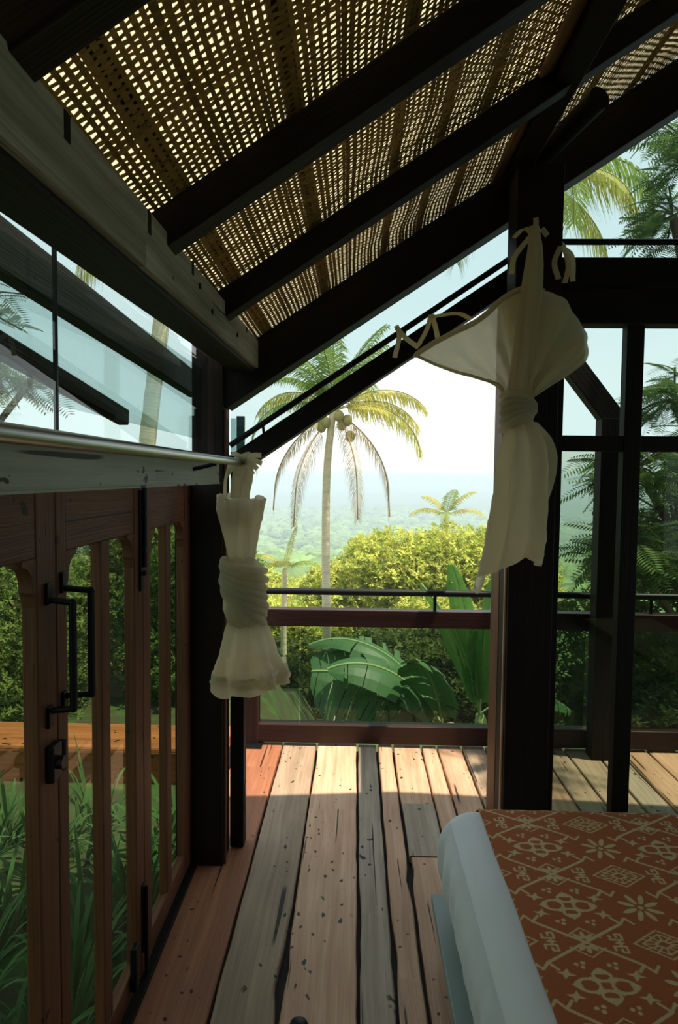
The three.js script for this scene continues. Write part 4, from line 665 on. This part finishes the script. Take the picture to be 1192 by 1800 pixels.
// banana plants
function bananaLeaf(g, o, r) {
  const { p, az, el, len, wid, droop, m = LM.banana, tear = 0.5, roll = 0 } = o, st = 26; let pos = V(...p), e = R(el); const a = R(az), pts = [], dir = [];
  for (let i = 0; i <= st; i++) { pts.push(pos.clone()); const d = V(Math.cos(a) * Math.cos(e), Math.sin(e), Math.sin(a) * Math.cos(e)); dir.push(d); pos = pos.clone().addScaledVector(d, len / st); e -= (droop / st) * (0.4 + 1.2 * i / st); }
  const side = V(-Math.sin(a), 0, Math.cos(a)), P = [], at = (t) => { const f = t * st, k = Math.min(st - 1, Math.floor(f)); return [pts[k].clone().lerp(pts[k + 1], f - k), dir[k]]; };
  for (const s of [-1, 1]) {
    let t = 0.1; while (t < 0.995) {
      const w = r() < tear ? 0.02 + r() * 0.05 : 0.08 + r() * 0.1, t1 = Math.min(1, t + w), gap = r() < tear ? 0.006 : 0, sagX = r() * 0.35, rise = 0.25 + R(roll) * s + (r() - 0.5) * 0.25 * tear;
      const n = Math.max(1, Math.round((t1 - t) / 0.03)), row = (tt, ed) => { const [b, d] = at(tt), prof = Math.pow(Math.sin(Math.PI * Math.min(0.995, 0.04 + 0.94 * tt)), 0.55) * wid, nrm = side.clone().cross(d).multiplyScalar(1), up = nrm.y < 0 ? nrm.negate() : nrm; return [0, 0.35, 0.7, 1].map((q) => b.clone().addScaledVector(side, s * prof * q * 0.95).addScaledVector(d, prof * q * 0.28 - ed * q).addScaledVector(up, prof * (rise * q - (0.5 + sagX) * q * q * 0.9))); };
      let prev = row(t, 0); for (let i = 1; i <= n; i++) { const cur = row(lerp(t, t1 - gap, i / n), 0); for (let k = 0; k < 3; k++) for (const q of [[prev[k], prev[k + 1], cur[k]], [prev[k + 1], cur[k + 1], cur[k]]]) q.forEach((v) => P.push(v.x, v.y, v.z)); prev = cur; }
      t = t1;
    }
  }
  const geo = new THREE.BufferGeometry(); geo.setAttribute('position', new THREE.Float32BufferAttribute(P, 3)); geo.computeVertexNormals();
  const lf = add('leaf', geo, m, g); add('midrib', tubeG(pts, 0.012, 6, 30), LM.midrib, lf);
}
function banana(label, base, top, leaves, seed) { const g = group('banana_plant', base); tag(g, label, 'banana plant'); const r = rng(seed); add('stem', trunkG([base, [lerp(base[0], top[0], 0.5), lerp(base[1], top[1], 0.5), lerp(base[2], top[2], 0.5)], top], 0.11, 0.05, 3, 20), LM.midrib, g); for (const l of leaves) bananaLeaf(g, { p: top, ...l }, r); }
banana('banana plant with a huge torn leaf arching behind the railing glass', [0.95, groundY(0.95, -6.6), -6.6], [0.92, -0.8, -6.6], [
  { az: 181, el: 40, len: 1.5, wid: 0.4, droop: 0.85, tear: 0.9, roll: 60 }, { az: 190, el: 64, len: 1.8, wid: 0.2, droop: 1.7, tear: 0.5, roll: 10 }, { az: 168, el: 60, len: 1.5, wid: 0.22, droop: 1.5, tear: 0.4, roll: 30 }, { az: 120, el: 70, len: 1.15, wid: 0.3, droop: 0.9, tear: 0.4 }, { az: 150, el: 20, len: 0.8, wid: 0.26, droop: 1.2, tear: 0.7 }], 71);
banana('banana plant with upright bright leaves right of the railing glass', [1.5, groundY(1.5, -7.4), -7.4], [1.45, -0.95, -7.4], [
  { az: 95, el: 82, len: 1.3, wid: 0.2, droop: 0.5, m: LM.bananaLight, tear: 0.1 }, { az: 128, el: 78, len: 1.95, wid: 0.17, droop: 0.45, m: LM.bananaLight, tear: 0.15 }, { az: 150, el: 72, len: 1.8, wid: 0.15, droop: 0.5, m: LM.bananaLight, tear: 0.15 }, { az: 75, el: 86, len: 1.9, wid: 0.15, droop: 0.4, m: LM.bananaLight, tear: 0.1 }, { az: 10, el: 40, len: 1.1, wid: 0.24, droop: 1.6, tear: 0.7 }], 72);
banana('low banana plant with a single wide leaf lying along the bottom rail', [-0.6, groundY(-0.6, -6.0), -6.0], [-0.62, -0.72, -6.0], [{ az: 5, el: 18, len: 1.1, wid: 0.16, droop: 0.7, tear: 0.2, roll: 12 }, { az: 190, el: 12, len: 0.5, wid: 0.15, droop: 0.8 }], 73);

// left garden: terracotta bank and strap-leaved clumps
{
  const w = group('garden_wall'); tag(w, 'low orange earth-coloured garden wall outside the left doors', 'garden wall');
  const wm = wood(14, [122, 70, 36], [170, 106, 58], { rough: 0.95, len: 1.4, wide: 1.1, chips: 0.02, bump: 0.004, W: 512, H: 512 });
  B('wall_face', wm, w, -4.6, -0.95, -0.75, -0.27, -5.0, -4.62, 0.03);
  B('coping', wm, w, -4.6, -0.93, -0.272, -0.225, -5.05, -4.58, 0.012);
  const r = rng(81), L = [];
  for (let i = 0; i < 30; i++) {
    const x = -1.06 - (i % 3) * 0.46 - r() * 0.2, z = -1.5 - Math.floor(i / 3) * 0.26 - r() * 0.12, gy = groundY(x, z);
    for (let k = 0; k < 26; k++) {
      const a = r() * 6.28, l = 0.3 + r() * 0.45, b = 0.3 + r() * 0.8, pts = [0, 0.35, 0.7, 1].map((t) => [x + Math.cos(a) * (0.04 + l * b * 0.62 * t), gy - 0.02 + l * (1.15 * t - b * 0.85 * t * t), z + Math.sin(a) * (0.04 + l * b * 0.62 * t)]);
      const c = new THREE.CatmullRomCurve3(pts.map((p) => V(...p))), s = V(-Math.sin(a), 0, Math.cos(a));
      L.push(gridG(1, 7, (u, v) => c.getPoint(v).addScaledVector(s, (u - 0.5) * 0.022 * Math.sin(Math.PI * (0.12 + 0.86 * v)))));
    }
  }
  tag(add('strap_leaf_plants', merge(L), leafMat(0.075, 0.155, 0.045, 0.3)), 'bed of long strap-shaped green leaves outside the left doors', 'plants', null, 'stuff');
}
scene.traverse((o) => { if (o.isMesh) { o.castShadow = true; o.receiveShadow = true; } });
renderer.render(scene, camera);
